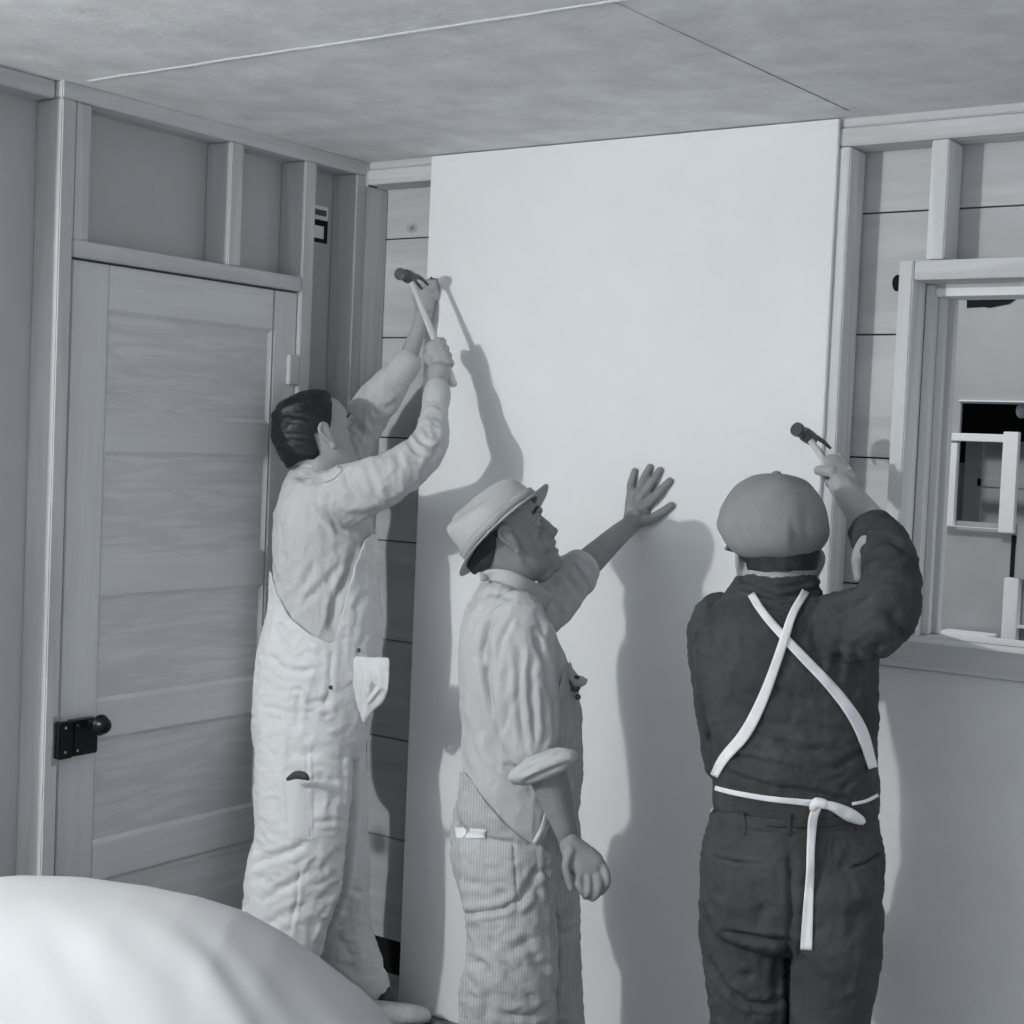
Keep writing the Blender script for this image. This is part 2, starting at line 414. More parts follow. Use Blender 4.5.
# ---- back wall: sheathing boards with open joints
gaps = [2.229, 1.937, 1.640, 1.332, 1.035, .742, .443, .135]
WX0, WX1, WZ0, WZ1 = 1.682, 2.75, 1.19, 2.045
bl = []; top = H
for g in gaps:
    z0, z1 = g+.002, top-.002
    if z1 < WZ0 or z0 > WZ1: bl.append((-.045, 4.4, .1, .12, z0, z1))
    else:
        bl.append((-.045, WX0, .1, .12, z0, z1)); bl.append((WX1, 4.4, .1, .12, z0, z1))
        if z0 < WZ0 < z1: bl.append((WX0, WX1, .1, .12, z0, WZ0))
        if z0 < WZ1 < z1: bl.append((WX0, WX1, .1, .12, WZ1, z1))
    top = g
wb = tag(boxes('wall_back', bl, MATS['sheath'], bevel=.001), kind=K)
boxes('building_paper', [(-.1, WX0-.002, .124, .128, 0, H), (WX1, 4.4, .124, .128, 0, H), (WX0-.002, WX1, .124, .128, 0, WZ0-.002), (WX0-.002, WX1, .124, .128, WZ1+.002, H)], MATS['void'], wb, 0)
# knots and a knot hole
def disc(name, x, y, z, rx, rz, m, parent, n=24):
    V = [Vector((x, y, z))]+[Vector((x+rx*math.cos(2*math.pi*k/n)*(1+.15*noise.noise(Vector((k, x*9, 0)))), y, z+rz*math.sin(2*math.pi*k/n))) for k in range(n)]
    return solid(name, [(V, [(0, 1+(k+1) % n, 1+k) for k in range(n)])], m, parent, False)
mat('knot', .30, .8, .3, 40); mat('stain', .50, .8, .2, 30)
p = at(897, 283, -.098); disc('knot_hole', p.x, .0985, p.z, .012, .020, MATS['void'], wb)
p = at(412, 228, -.098); disc('knot', p.x, .0985, p.z, .022, .014, MATS['stain'], wb); disc('knot', p.x, .0980, p.z, .009, .008, MATS['knot'], wb)
p = at(405, 975, -.098)
member('bottom_plate', (.0, 1.45, .0, SD, 0, .04), 'stud_x', 'wooden bottom plate on the floor left of the white wallboard', 'plate')
member('top_plate', (0.004, 4.4, .004, SD, H-.0215, H), 'stud_x', 'upper strip of the doubled top plate on the board wall', 'plate')
member('top_plate', (.003, 4.4, .0, SD, H-.066, H-.0235), 'stud_x', 'lower strip of the doubled top plate on the board wall', 'plate')
member('wall_stud', (-.041, 0.0, .001, .099, 0, H-.068), 'bstud_v', 'stud in the dark corner behind the lifted arms of the man at the door')
member('wall_stud', (1.456, 1.497, .0, SD, 0, H-.068), 'bstud_v', 'stud at the right edge of the white wallboard')
member('cripple_stud', (1.692, 1.734, .0, SD, 2.100, H-.068), 'bstud_v', 'short stud standing on the header over the window')
member('wall_stud', (1.630, 1.664, .0, SD, 1.224, 2.098), 'bstud_v', 'stud at the left side of the window opening')
member('window_header', (1.666, 4.4, .001, SD, 2.054, 2.098), 'stud_x', 'horizontal header over the window opening', 'beam')
member('wall_stud', (2.752, 2.793, .0, SD, 1.224, 2.053), 'bstud_v', 'stud at the far right side of the window opening, outside the picture')
# window frame in the sheathing
wf = boxes('window_1', [(1.6655, 1.684, .088, .20, 1.20, 2.052)], MATS['bstud_v'], bevel=.002); tag(wf, kind=K)
boxes('stop_strip', [(1.684, 1.700, .125, .150, 1.223, 2.0255)], MATS['bstud_v'], wf, .002)
boxes('frame_head', [(1.684, 2.75, .10, .20, 2.026, 2.045)], MATS['paint_white'], wf, .002)
boxes('outer_casing', [(1.684, 1.708, .17, .20, 1.223, 2.0255)], MATS['bstud_v'], wf, .002)
boxes('side_jamb', [(2.732, 2.7495, .088, .20, 1.223, 2.0255)], MATS['bstud_v'], wf, .002)
boxes('frame_sill', [(1.684, 2.75, .10, .23, 1.200, 1.222)], MATS['stud_x'], wf, .002)
member('window_sill', (1.615, 4.4, -.030, .088, 1.160, 1.222), 'stud_x', 'thick rough board lying along the bottom of the window opening', 'sill')
# sheets of wallboard
sh = tag(boxes('wallboard_sheet', [(.2475, 1.4675, -.0135, -.0005, .002, 2.437)], MATS['sheet'], bevel=.0012), 'large white wallboard sheet the three men are nailing up', 'wallboard')
lw = tag(boxes('wallboard_sheet', [(1.470, 4.4, -.0125, -.0005, .002, 1.157)], MATS['lowboard'], bevel=.001), 'grey wallboard below the window sill at the right', 'wallboard')
# ---- seen through the window: the wall beyond
FY = 2.3
def bp(px, py): return at(px, py, -FY)
def rect(px0, py0, px1, py1, y0=FY-.02, y1=FY, fy=None):
    a = at(px0, py0, -(fy or FY)); b = at(px1, py1, -(fy or FY)); return (a.x, b.x, y0, y1, b.z, a.z)
oa = bp(961, 403); ob = bp(1100, 530)
fw = tag(boxes('wall_beyond', [(-5, oa.x, FY, FY+.02, -.2, 3.2), (oa.x, 6, FY, FY+.02, oa.z, 3.2), (oa.x, 6, FY, FY+.02, -.2, ob.z)], MATS['far_board'], bevel=0), kind=K)
boxes('head_strip', [rect(960, 400, 1100, 404, FY-.015, FY-.001)], MATS['paint_white'], fw, 0)
g1 = rect(967, 299, 985, 308, FY-.002, FY+.001); g2 = rect(984, 296, 1021, 307, FY-.002, FY+.001)
# ragged hole under the eaves
V = [bp(*q)-Vector((0, .003, 0)) for q in [(967, 300), (984, 299), (984, 297), (1021, 296), (1010, 304), (990, 308), (985, 307), (967, 308)]]
solid('ragged_hole', [(V, [tuple(range(8))])], MATS['void'], fw, False)
boxes('joint_line', [rect(1012, 535, 1014, 578, FY-.003, FY-.001)], MATS['void'], fw, 0)
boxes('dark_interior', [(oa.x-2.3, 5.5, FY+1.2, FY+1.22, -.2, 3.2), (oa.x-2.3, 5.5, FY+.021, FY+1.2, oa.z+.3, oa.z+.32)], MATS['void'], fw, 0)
# white sash
sx = empty('sash_window', bp(985, 530), 'white-painted window sash hanging in the opening of the far wall', 'window')
X = lambda a, b, c, d: rect(a, b, c, d, FY-.05, FY-.02)
def fr(px0, py0, px1, py1): return X(px0, py0, px1, py1)
boxes('top_rail', [fr(950, 433, 1018, 443)], MATS['paint_white'], sx, .002)
boxes('bottom_rail', [fr(950, 525, 1014, 530)], MATS['paint_white'], sx, .002)
boxes('side_rail', [rect(1008, 432, 1017, 533, FY-.055, FY-.0205)], MATS['paint_white'], sx, .002)
boxes('side_rail', [fr(954, 443, 957, 526)], MATS['paint_white'], sx, .002)
# panelled door seen through the sash
dd = empty('panelled_door', bp(990, 530)+Vector((0, .5, 0)), 'panelled door seen through the white sash beyond the window', 'door')
def rr(px0, py0, px1, py1, y0): 
    a = at(px0, py0, -(FY+.5)); b = at(px1, py1, -(FY+.5)); return (a.x, b.x, FY+.5+y0, FY+.52, b.z, a.z)
mat('far_door', .75, .7, .05, 4)
boxes('door_board', [rr(966, 440, 1030, 560, .012)], MATS['far_door'], dd, 0)
boxes('stile', [rr(966, 440, 977, 560, 0)], MATS['far_door'], dd, .002)
boxes('rail', [rr(977, 478, 1030, 489, 0)], MATS['far_door'], dd, .002)
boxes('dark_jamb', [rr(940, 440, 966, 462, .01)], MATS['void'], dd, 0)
boxes('jamb_board', [rr(940, 462, 966, 560, .012)], MATS['far_board'], dd, 0)
# low white piece and the frame at the right
ws = empty('white_box_frame', bp(974, 650), 'small white open box frame just above the window sill outside', 'frame')
boxes('top_rail', [rect(950, 628, 1000, 638, FY-.3, FY-.02)], MATS['paint_white'], ws, .002)
boxes('upright', [rect(950, 638, 955, 665, FY-.3, FY-.02)], MATS['paint_white'], ws, .002)
boxes('upright', [rect(989, 638, 999, 665, FY-.3, FY-.02)], MATS['paint_white'], ws, .002)
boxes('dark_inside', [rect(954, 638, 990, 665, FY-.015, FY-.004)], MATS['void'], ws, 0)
wr = empty('window_frame', bp(1015, 650), 'pale upright window frame at the right edge beyond the opening', 'frame')
boxes('upright', [rect(1009, 577, 1018, 670, FY-.06, FY-.01)], MATS['paint_white'], wr, .002)
boxes('cross_rail', [rect(1018, 577, 1060, 581, FY-.05, FY-.01)], MATS['far_board'], wr, .002)
boxes('cross_rail', [rect(1018, 626, 1060, 629, FY-.05, FY-.01)], MATS['paint_white'], wr, .002)
# pale lamp socket and post in the dark opening
lp = bp(1010, 409)+Vector((0, .15, 0)); a = bp(1017, 430)
tag(boxes('thin_post', [(a.x, a.x+.03, FY+.1, FY+.13, a.z-.05, oa.z-.01)], MATS['far_board']), 'thin grey post in the dark upper opening beyond the window', 'post')
tag(solid('lamp_bulb', [ellipsoid(lp, (.022, .022, .03))], MATS['paint_white']), 'pale bulb hanging in the dark upper opening beyond the window', 'bulb')
tag(boxes('ground_outside', [(-2, 7, .14, 6, -.25, -.2)], MATS['floorwood'], bevel=0), kind=K)
# ------------------------------------------------------------------ people: common builders
def head_parts(c, R, s=1.0, mouth_open=0.0, chin=0.0, flat=1.0):
    """head in its own frame: x forward, y left, z up"""
    P = []
    sl = [(-.112, .070, .020, .022), (-.098, .080, .000, .040), (-.080, .083, -.030, .054), (-.058, .084, -.062, .063), (-.030, .085, -.086, .069),
          (-.005, .083, -.096, .073), (.022, .090, -.099, .0755), (.050, .086, -.097, .074), (.078, .070, -.085, .064), (.094, .049, -.064, .049), (.104, .022, -.038, .028)]
    sl = [((z if z < .03 else .03+(z-.03)*flat), a, b, wd) for z, a, b, wd in sl]
    keys = [((a+b)/2, 0, z, (a-b)/2, wd) for z, a, b, wd in sl]
    P.append(loft(keys, (1, 0, 0), 28, 3, sq=2.15))
    P.append(loft([(.070, 0, -.108-chin, .010, .016), (.077, 0, -.094-chin*.6, .015, .022), (.074, 0, -.078, .013, .024)], (1, 0, 0), 16, 3))   # chin
    P.append(loft([(.078, 0, .014, .011, .009), (.084, 0, -.006, .014, .010), (.092, 0, -.026, .015, .013), (.090, 0, -.040, .014, .016)], (1, 0, 0), 14, 3)); P.append(ellipsoid((.103, 0, -.036), (.010, .010, .009), 14, 10))  # nose
    P.append(ellipsoid((.094, .012, -.042), (.012, .008, .007), 12, 8)); P.append(ellipsoid((.094, -.012, -.042), (.012, .008, .007), 12, 8))
    P.append(loft([(.070, .040, .018, .010, .006), (.088, .020, .021, .010, .007), (.090, 0, .016, .010, .006), (.088, -.020, .021, .010, .007), (.070, -.040, .018, .010, .006)], (1, 0, 0), 12, 4))  # brow
    mo = mouth_open
    P.append(loft([(.072, 0, -.036, .018, .022), (.075, 0, -.055, .018, .025), (.072, 0, -.078, .017, .022)], (1, 0, 0), 16, 3))
    P.append(loft([(.076, .024, -.063, .006, .004), (.089, .008, -.059, .008, .006), (.089, -.008, -.059, .008, .006), (.076, -.024, -.063, .006, .004)], (1, 0, 0), 12, 4))
    P.append(loft([(.074, .022, -.069-mo, .006, .004), (.086, .007, -.073-mo, .008, .006), (.086, -.007, -.073-mo, .008, .006), (.074, -.022, -.069-mo, .006, .004)], (1, 0, 0), 12, 4))
    for q in (1, -1):
        # ear: rim, bowl, lobe
        rim = [(.010, q*.073, -.045, .005, .005), (.004, q*.079, -.030, .006, .006), (-.012, q*.086, -.010, .005, .006), (-.018, q*.089, .008, .005, .006), (-.008, q*.086, .021, .005, .006), (.006, q*.080, .018, .005, .006), (.012, q*.076, .004, .004, .005)]
        P.append(loft(rim, (1, 0, 0), 10, 4)); P.append(loft([(.006, q*.074, -.036, .008, .006), (-.002, q*.080, -.012, .014, .007), (-.005, q*.082, .010, .011, .006)], (1, 0, 0), 14, 4))
        P.append(ellipsoid((.004, q*.077, -.036), (.009, .006, .012), 12, 8))
    return [place(p, R, c, s) for p in P]
def eyes(parent, c, R, s=1.0):
    for q in (1, -1):
        e = solid('eye', [place(ellipsoid((.070, q*.031, -.004), (.0125, .0125, .0125), 16, 12), R, c, s)], MATS['eye'], parent)
        solid('iris', [place(ellipsoid((.0795, q*.032, -.003), (.004, .0055, .0055), 12, 8), R, c, s)], MATS['black'], e)
def brows(parent, c, R, s=1.0, m='hair'):
    for q in (1, -1):
        solid('eyebrow', [place(loft([(.076, q*.046, .020, .0025, .003), (.089, q*.030, .027, .003, .004), (.094, q*.013, .023, .003, .004)], (1, 0, 0), 10, 4), R, c, s)], MATS[m], parent)
def finger(keys): return loft(keys, (0, 0, 1), 12, 4)
def fpx(ks, k=1.0):
    return loft(pk([(a, b, c, r) for a, b, c, r in ks], k), RT, 20, 5)
def hammer(name, top, bottom, claw_dir, label, hd='steel'):
    """top: where handle enters the head, bottom: butt end; claw_dir: direction of the claw"""
    top = Vector(top); bottom = Vector(bottom); u = (top-bottom).normalized(); f = Vector(claw_dir); f = (f-u*f.dot(u)).normalized(); s = u.cross(f)
    e = empty(name, bottom, label, 'hammer', 'hammers'); e.pop('group', None) if hasattr(e, 'pop') else None
    Lh = (top-bottom).length
    q = lambda t, a, b: tuple(bottom+u*(Lh*t))+(a, b)
    solid('handle', [loft([q(0, .0135, .011), q(.12, .015, .012), q(.35, .0135, .010), q(.6, .010, .0085), q(.85, .0085, .007), q(1.03, .011, .0085)], f, 16, 4)], MATS['handle'], e)
    C = top+u*.006
    w_ = lambda x, z, a, b: tuple(C+f*x+u*z)+(a, b)
    P = [loft([w_(-.050, 0, .0165, .0165), w_(-.038, 0, .0165, .0165), w_(-.033, 0, .013, .013), w_(-.020, 0, .013, .013), w_(-.014, 0, .020, .016), w_(.012, .001, .020, .016), w_(.018, .002, .016, .014)], u, 18, 3, dome=False)]
    for q_ in (1, -1):
        P.append(loft([tuple(C+f*.010+u*.003+s*q_*.004)+(.012, .007), tuple(C+f*.032+u*.004+s*q_*.008)+(.008, .006), tuple(C+f*.052-u*.003+s*q_*.010)+(.005, .005), tuple(C+f*.068-u*.018+s*q_*.011)+(.002, .004)], u, 12, 4))
    me = fuse(P, .0016, 2); h = link('hammer_head', me, MATS['iron'], e, True); h['label'] = 'dark iron claw head'
    return e
def grip(G, axis, palm, s=1.0, flip=1, rh=.012):
    """fist closed round a handle: G centre, axis towards the index-finger side, palm: from handle to the palm's back"""
    a = Vector(axis).normalized(); e1 = Vector(palm); e1 = (e1-a*e1.dot(a)).normalized(); e2 = a.cross(e1)*flip; P = []; G = Vector(G)
    P.append(loft([tuple(G+e1*.020-a*.036*s+e2*.004)+(.013*s, .028*s), tuple(G+e1*.022+e2*.004)+(.014*s, .031*s), tuple(G+e1*.021+a*.034*s+e2*.004)+(.012*s, .027*s)], e1, 16, 4))
    for i, (o, L) in enumerate([(.033, .98), (.011, 1.06), (-.011, 1.0), (-.032, .82)]):
        c = G+a*(o*s); R = rh+.0085; pts = []
        for ang, rr, w_ in [(35, .034, .0098), (62, .032, .0102), (95, .028, .0098), (130, .023, .0095), (170, .0215, .0092), (215, .021, .0088), (255, .021, .008)]:
            r_ = (R+(rr-.0205)*L)*s; t = math.radians(ang)
            p = c+e1*(r_*math.cos(t))+e2*(r_*math.sin(t)); pts.append(tuple(p)+(w_*s*(.96 if i == 3 else 1),)*2)
        P.append(loft(pts, a, 12, 3))
    tp = []
    for ang, rr, o, w_ in [(-40, .034, -.012, .014), (-72, .030, .010, .012), (-105, .026, .028, .0105), (-140, .024, .040, .0098), (-172, .024, .047, .0088)]:
        t = math.radians(ang); p = G+e1*(rr*s*math.cos(t))+e2*(rr*s*math.sin(t))+a*(o*s); tp.append(tuple(p)+(w_*s,)*2)
    P.append(loft(tp, a, 12, 3)); return P
def boot(name, heel, toe, m, parent, top=.13):
    """heel, toe on the floor"""
    h = Vector((heel[0], heel[1], 0)); t = Vector((toe[0], toe[1], 0)); u = (t-h).normalized(); L = (t-h).length; sd = Vector((-u.y, u.x, 0))
    q = lambda f, z, a, b: tuple(h+u*(L*f)+Vector((0, 0, z)))+(a, b)
    P = [loft([q(.16, .055, .036, .040), q(.35, .055, .040, .040), q(.6, .048, .046, .032), q(.82, .040, .047, .026), q(.93, .036, .036, .020)], sd, 20, 4),
         loft([q(.20, .05, .042, .036), q(.20, .09, .044, .042), q(.18, top, .046, .046)], u, 20, 4)]
    o = link(name, fuse(P, .004, 3), m, parent, True)
    solid('sole', [loft([q(.02, .013, .030, .013), q(.2, .013, .036, .013), q(.45, .011, .033, .011), q(.72, .011, .049, .011), q(.95, .012, .036, .012), q(1.0, .012, .022, .010)], sd, 20, 4, sq=3)], MATS['boot_dark'], o)
    return o
def fl(px, py):
    v = FW+RT*((px-512)/FPX)-UP*((py-512)/FPX); t = -CAM.z/v.z; return CAM+v*t
def hair_shell(name, c, R, s, m, parent, front, low, grow=.010, back=True, wave=.004, zmax=1):
    """hair volume: scalp cap kept where the test says so"""
    V = []; F = []; A, B = 64, 40
    me = fuse([place(loft([((a+b)/2, 0, z, (a-b)/2+grow*min(1, (z+.085)/.05), w_+grow*.7*min(1, (z+.085)/.05)) for z, a, b, w_ in [(-.075, .05, -.075, .052), (-.05, .075, -.088, .062), (-.02, .082, -.100, .069), (.022, .086, -.104, .0755), (.050, .082, -.102, .074), (.078, .066, -.088, .064), (.094, .062, -.082, .062), (.107, .046, -.066, .050), (.117, .026, -.046, .033), (.123, .000, -.020, .006)]], (1, 0, 0), 40, 5, sq=2.1, dome=False), R, c, s)], .0035, 3)
    Ri = R.inverted(); co, nr = arr(me); loc = (co-np.array(c))@np.array(Ri).T/s
    dirn = np.zeros(len(co))
    for i, l in enumerate(loc):
        u_ = l[0]*.8-l[2]*.55; v_ = l[2]*.85+l[0]*.5; q_ = Vector((u_*7, l[1]*38, v_*38)); dirn[i] = noise.noise(q_)*wave+noise.noise(q_*2.7)*wave*.5
    put(me, co+nr*dirn[:, None])
    def keep(P, co_):
        l = (co_-np.array(c))@np.array(Ri).T/s; return front(l) & low(l) & (l[:, 2] < zmax)
    cut(me, keep); o = link(name, me, m, parent, True); thick(o, .012, -1); return o
# ================================================================== man at the door side, lifted hammer
f1 = img_dir(.84, .33, .36); c1 = at(319, 437, .33); R1 = frame(f1, img_dir(-.33, .94, 0)); s1 = 1.06
TO1 = [(318, 468, 0.340, 20, 22), (317, 482, 0.340, 33, 44), (322, 505, 0.340, 47, 56), (324, 540, 0.340, 50, 56), (325, 580, 0.340, 52, 52), (325, 620, 0.340, 55, 50), (320, 660, 0.340, 59, 52), (313, 700, 0.350, 58, 52), (309, 735, 0.360, 55, 50)]
LN1 = [(306, 730, 0.400, 48, 40), (303, 770, 0.420, 48, 38), (302, 805, 0.440, 47, 37), (299, 840, 0.460, 43, 36), (294, 875, 0.470, 47, 37), (286, 915, 0.490, 43, 35), (276, 960, 0.510, 40, 34), (267, 1010, 0.520, 36, 32), (262, 1050, 0.530, 34, 32)]
LF1 = [(325, 740, 0.300, 38, 36), (330, 790, 0.280, 35, 34), (333, 830, 0.260, 34, 33), (335, 870, 0.240, 33, 32), (337, 910, 0.220, 32, 30), (345, 945, 0.200, 29, 28), (360, 975, 0.180, 25, 25), (370, 987, 0.170, 20, 22)]
AR1 = [(334, 500, .40, 28, 28), (350, 494, .41, 31, 29), (385, 480, .40, 26, 25), (412, 462, .345, 22, 23), (429, 444, .31, 19, 20), (434, 420, .26, 14, 15), (437, 398, .22, 12, 12.5), (437, 390, .21, 12, 12)]
AL1 = [(335, 478, .19, 22, 22), (350, 450, .14, 22, 22), (366, 418, .11, 21, 21), (384, 393, .10, 19, 19), (400, 372, .09, 15, 15), (406, 364, .085, 13.5, 13.5)]
G1 = at(438, 357, .16); T1 = at(410, 279, .16); B1 = at(453, 384, .165)
body = [limb(TO1, .84), limb(LN1, .80), limb(LF1, .80), limb(AR1, .8), limb(AL1, .8)]
body += head_parts(c1, R1, s1)
body += [loft([tuple(at(320, 480, .34))+(.056, .056), tuple(at(320, 466, .34))+(.055, .056), tuple(c1-R1@Vector((.022, 0, .05)))+(.054, .056)], RT, 20, 4)]
body += [fpx([(437, 400, .21, 9.5), (438, 385, .20, 10), (439, 372, .185, 12)])] + grip(G1, T1-B1, img_dir(.1, -.35, -.95), .98, 1)
body += [fpx([(402, 370, .088, 9), (411, 350, .08, 9), (419, 328, .065, 7.5), (423, 314, .055, 8)]),
         loft(pk([(423, 318, .055, 8.5, 5), (425, 305, .045, 10, 5.5), (427, 292, .035, 9, 5.5)]), RT, 14, 4)]
for k in [[(422, 296, .04, 3.6), (424, 286, .032, 3.5), (430, 281, .024, 3.3), (434, 284, .020, 3)],
          [(426, 295, .035, 3.6), (429, 284, .030, 3.6), (434, 281, .022, 3.4), (436, 286, .018, 3)],
          [(430, 296, .030, 3.6), (433, 288, .025, 3.5), (437, 287, .018, 3.3), (437, 293, .016, 3)],
          [(431, 302, .030, 3.3), (435, 295, .024, 3.2), (437.5, 294, .018, 3), (437, 299, .017, 2.8)],
          [(419, 307, .050, 3.8), (416, 298, .045, 3.8), (418, 290, .036, 3.6), (422, 286, .028, 3.2)]]: body.append(fpx(k))
body += [loft([tuple(at(262, 1050, .53))+(.04, .04), tuple(fl(262, 1098)+Vector((0, 0, .06)))+(.04, .04)], RT, 16, 4)]
p1 = link('person', fuse(body, .003, 2), MATS['skin'], None, True)
tag(p1, 'dark-haired man in white overalls at left, looking up and hammering beside the door', 'person')
eyes(p1, c1, R1, s1); brows(p1, c1, R1, s1)
hair_shell('hair', c1, R1, s1, MATS['hair'], p1,
           lambda l: l[:, 0] < .058-.55*np.clip(.085-l[:, 2], 0, 1), lambda l: (l[:, 2] > -.050-.4*np.clip(-.035-l[:, 0], -1, .06)) & ~((np.abs(l[:, 1]) > .045) & (l[:, 0] > -.032) & (l[:, 2] < .004)), .012, wave=.0032)
# shirt
me = fuse([limb(TO1, 1.0), limb(AR1, 1.0), limb(AL1, 1.0)], .0045, 4)
crease(me, [([(345, 470), (348, 485), (358, 498)], 3.0, .010), ([(365, 462), (372, 478), (377, 492)], 3.5, .007), ([(395, 452), (402, 470)], 4, .006),
            ([(412, 425), (420, 440), (438, 452)], 3.0, .008), ([(405, 437), (418, 452), (432, 455)], 3, .006), ([(432, 420), (440, 440)], 3, .005),
            ([(325, 500), (328, 516), (338, 530), (352, 536)], 3.0, .009), ([(333, 517), (365, 515), (395, 505), (420, 485)], 4, .006),
            ([(355, 545), (348, 575), (335, 605), (328, 632)], 4, .010), ([(345, 560), (325, 585), (300, 605)], 4, .006), ([(318, 560), (300, 590), (290, 605)], 4, .005),
            ([(290, 500), (298, 530), (300, 560)], 6, .004), ([(334, 590), (333, 635)], 4, .008), ([(310, 478), (325, 486), (338, 478)], 3, .006),
            ([(372, 395), (385, 410), (398, 400)], 3, .006), ([(385, 380), (400, 390)], 3, .005), ([(355, 425), (370, 440)], 4, .006), ([(425, 470), (433, 455), (445, 440)], 3, .005),
            ([(300, 478), (312, 484)], 3, .005), ([(280, 520), (284, 560)], 5, .004)])
ruffle(me, .0035, 11, (1, 1, .6), 3); ruffle(me, .0022, 24, (1, 1, .8), 9, ridge=True)
shirt1 = link('shirt', me, MATS['shirt_light'], p1, True)
# cuffs
link('cuff', fuse([limb([(436, 404, .23, 13.5, 14), (437, 396, .22, 14, 14.5), (437.5, 389, .21, 13, 13.5)])], .003, 3), MATS['shirt_light'], shirt1, True)
link('cuff', fuse([limb([(398, 375, .092, 15.5, 15.5), (404, 367, .087, 16, 16), (409, 361, .083, 14, 14)])], .003, 3), MATS['shirt_light'], shirt1, True)
# overalls
px_ = [240, 266, 271, 277, 290, 310, 331, 334, 344, 354, 364, 372, 400]; py_ = [545, 552, 572, 592, 616, 633, 642, 640, 602, 565, 540, 533, 533]
def keep1(P, co): return (P[:, 1] > np.interp(P[:, 0], px_, py_))
OV1 = [(a, b, c, d*1.0+1.6, e*1.03+1.6) for a, b, c, d, e in TO1[2:]]
me = fuse([limb(OV1), limb(LN1), limb(LF1)], .0045, 3)
crease(me, [([(268, 655), (285, 668), (300, 672), (318, 668)], 3.5, .006), ([(332, 645), (330, 680), (325, 720)], 3, .005), ([(290, 690), (300, 690), (298, 730)], 3, .004),
            ([(305, 700), (322, 704), (330, 697)], 4, .009), ([(285, 745), (300, 755), (322, 750)], 5, .007), ([(256, 705), (290, 712), (320, 712)], 3, .003),
            ([(352, 740), (351, 800), (347, 850), (342, 890), (318, 945)], 3.2, .013), ([(250, 868), (268, 858), (290, 852), (308, 842)], 4, .010),
            ([(262, 900), (290, 885), (312, 868)], 4, .006), ([(300, 860), (297, 900), (290, 935)], 3, .003), ([(303, 862), (300, 900), (293, 935)], 1.6, -.003),
            ([(320, 870), (335, 855), (344, 848)], 4, .006), ([(312, 780), (340, 782)], 4, .005), ([(312, 822), (345, 820)], 3, .003), ([(318, 905), (330, 890), (342, 880)], 4, .006),
            ([(265, 925), (285, 915), (310, 905)], 5, .006), ([(352, 890), (362, 892)], 4, .006), ([(335, 935), (350, 950), (352, 965)], 5, .006), ([(340, 960), (358, 975)], 4, .005),
            ([(357, 600), (352, 645)], 3, .004), ([(345, 745), (340, 775)], 4, .004), ([(270, 780), (280, 820)], 6, .005), ([(310, 745), (311, 840)], 1.6, -.003)])
ruffle(me, .0045, 8, (1, 1, .7), 31); ruffle(me, .0022, 20, (1, 1, 1.4), 12, ridge=True)
cut(me, keep1)
ov1 = link('overalls', me, MATS['overall_white'], p1, True); thick(ov1, .004, .6)
t1 = tree_of([shirt1, ov1])
patch('rule_pocket', t1, [(284, 779), (310, 779), (310, 840), (288, 844)], MATS['overall_white'], ov1, .002, .003, puff=.004)
patch('bib_pocket', t1, [(361, 570), (374, 570), (373, 600), (361, 600)], MATS['overall_white'], ov1, .002, .002)
solid('pencil_stub', [fpx([(288, 779, .555, 2), (296, 775, .56, 4), (304, 776, .56, 4), (308, 779, .555, 2)])], MATS['boot_dark'], ov1)['label'] = 'dark tool ends sticking out of the leg pocket'
# cloth nail pouch at the waist, its tie behind
pl_ = [(349, 655), (362, 657), (376, 657), (389, 658), (389, 674), (388, 690), (383, 702), (373, 711), (364, 723), (359, 709), (354, 692), (350, 674)]
Vp = []; Fp = []; n_ = len(pl_)
for d_ in (.375, .345): Vp += [at(a, b, d_-.008*(b > 700)) for a, b in pl_]
Vp += [at(370, 682, .392), at(370, 682, .335)]
for k in range(n_):
    k2 = (k+1) % n_; Fp += [(k, k2, k2+n_, k+n_), (2*n_, k2, k), (2*n_+1, k+n_, k2+n_)]
me = fuse([(Vp, Fp)], .003, 3)
crease(me, [([(360, 662), (362, 690), (364, 712)], 2.2, .007), ([(368, 664), (371, 690)], 2.0, -.007), ([(368, 703), (380, 688)], 2.0, -.006), ([(376, 664), (378, 684)], 2, .005)])
ruffle(me, .003, 30, seed=5); link('nail_pouch', me, MATS['overall_white'], p1, True)
solid('pouch_tie', [loft(pk([(266, 666, .34, 7, 3), (257, 663, .34, 8, 2.5), (250, 660, .34, 8, 2.5)]), UP, 14, 4, sq=3)], MATS['overall_white'], p1)
ribbon('collar', tree_of([p1, shirt1]), [(299, 470, 7), (308, 473, 10), (318, 478, 10), (330, 476, 9), (340, 468, 7)], MATS['shirt_light'], shirt1, .004, .004, .35)
for q in ((358, 650), (331, 687)):
    h, n_ = cast(t1, q[0], q[1], .45); solid('button', [ellipsoid(h+n_*.003, (.006, .006, .006), 12, 8)], MATS['boot_dark'], ov1)
nf = fl(262, 1098); ff = at(378, 1000, .22)
boot('boot', (nf.x-.05, nf.y-.03), (nf.x+.13, nf.y+.20), MATS['leather'], p1)
boot('boot', (ff.x-.075, -.32), (ff.x+.075, -.075), MATS['leather'], p1, .10)
solid('sock', [loft(pk([(374, 984, .165, 9, 9), (382, 993, .155, 9, 9), (386, 1003, .150, 9, 9)]), RT, 16, 3)], MATS['boot_dark'], p1)
hammer('claw_hammer', T1, B1, img_dir(.45, .05, .89), 'claw hammer held up high by the dark-haired man at left')
nl = at(436, 279, .02)
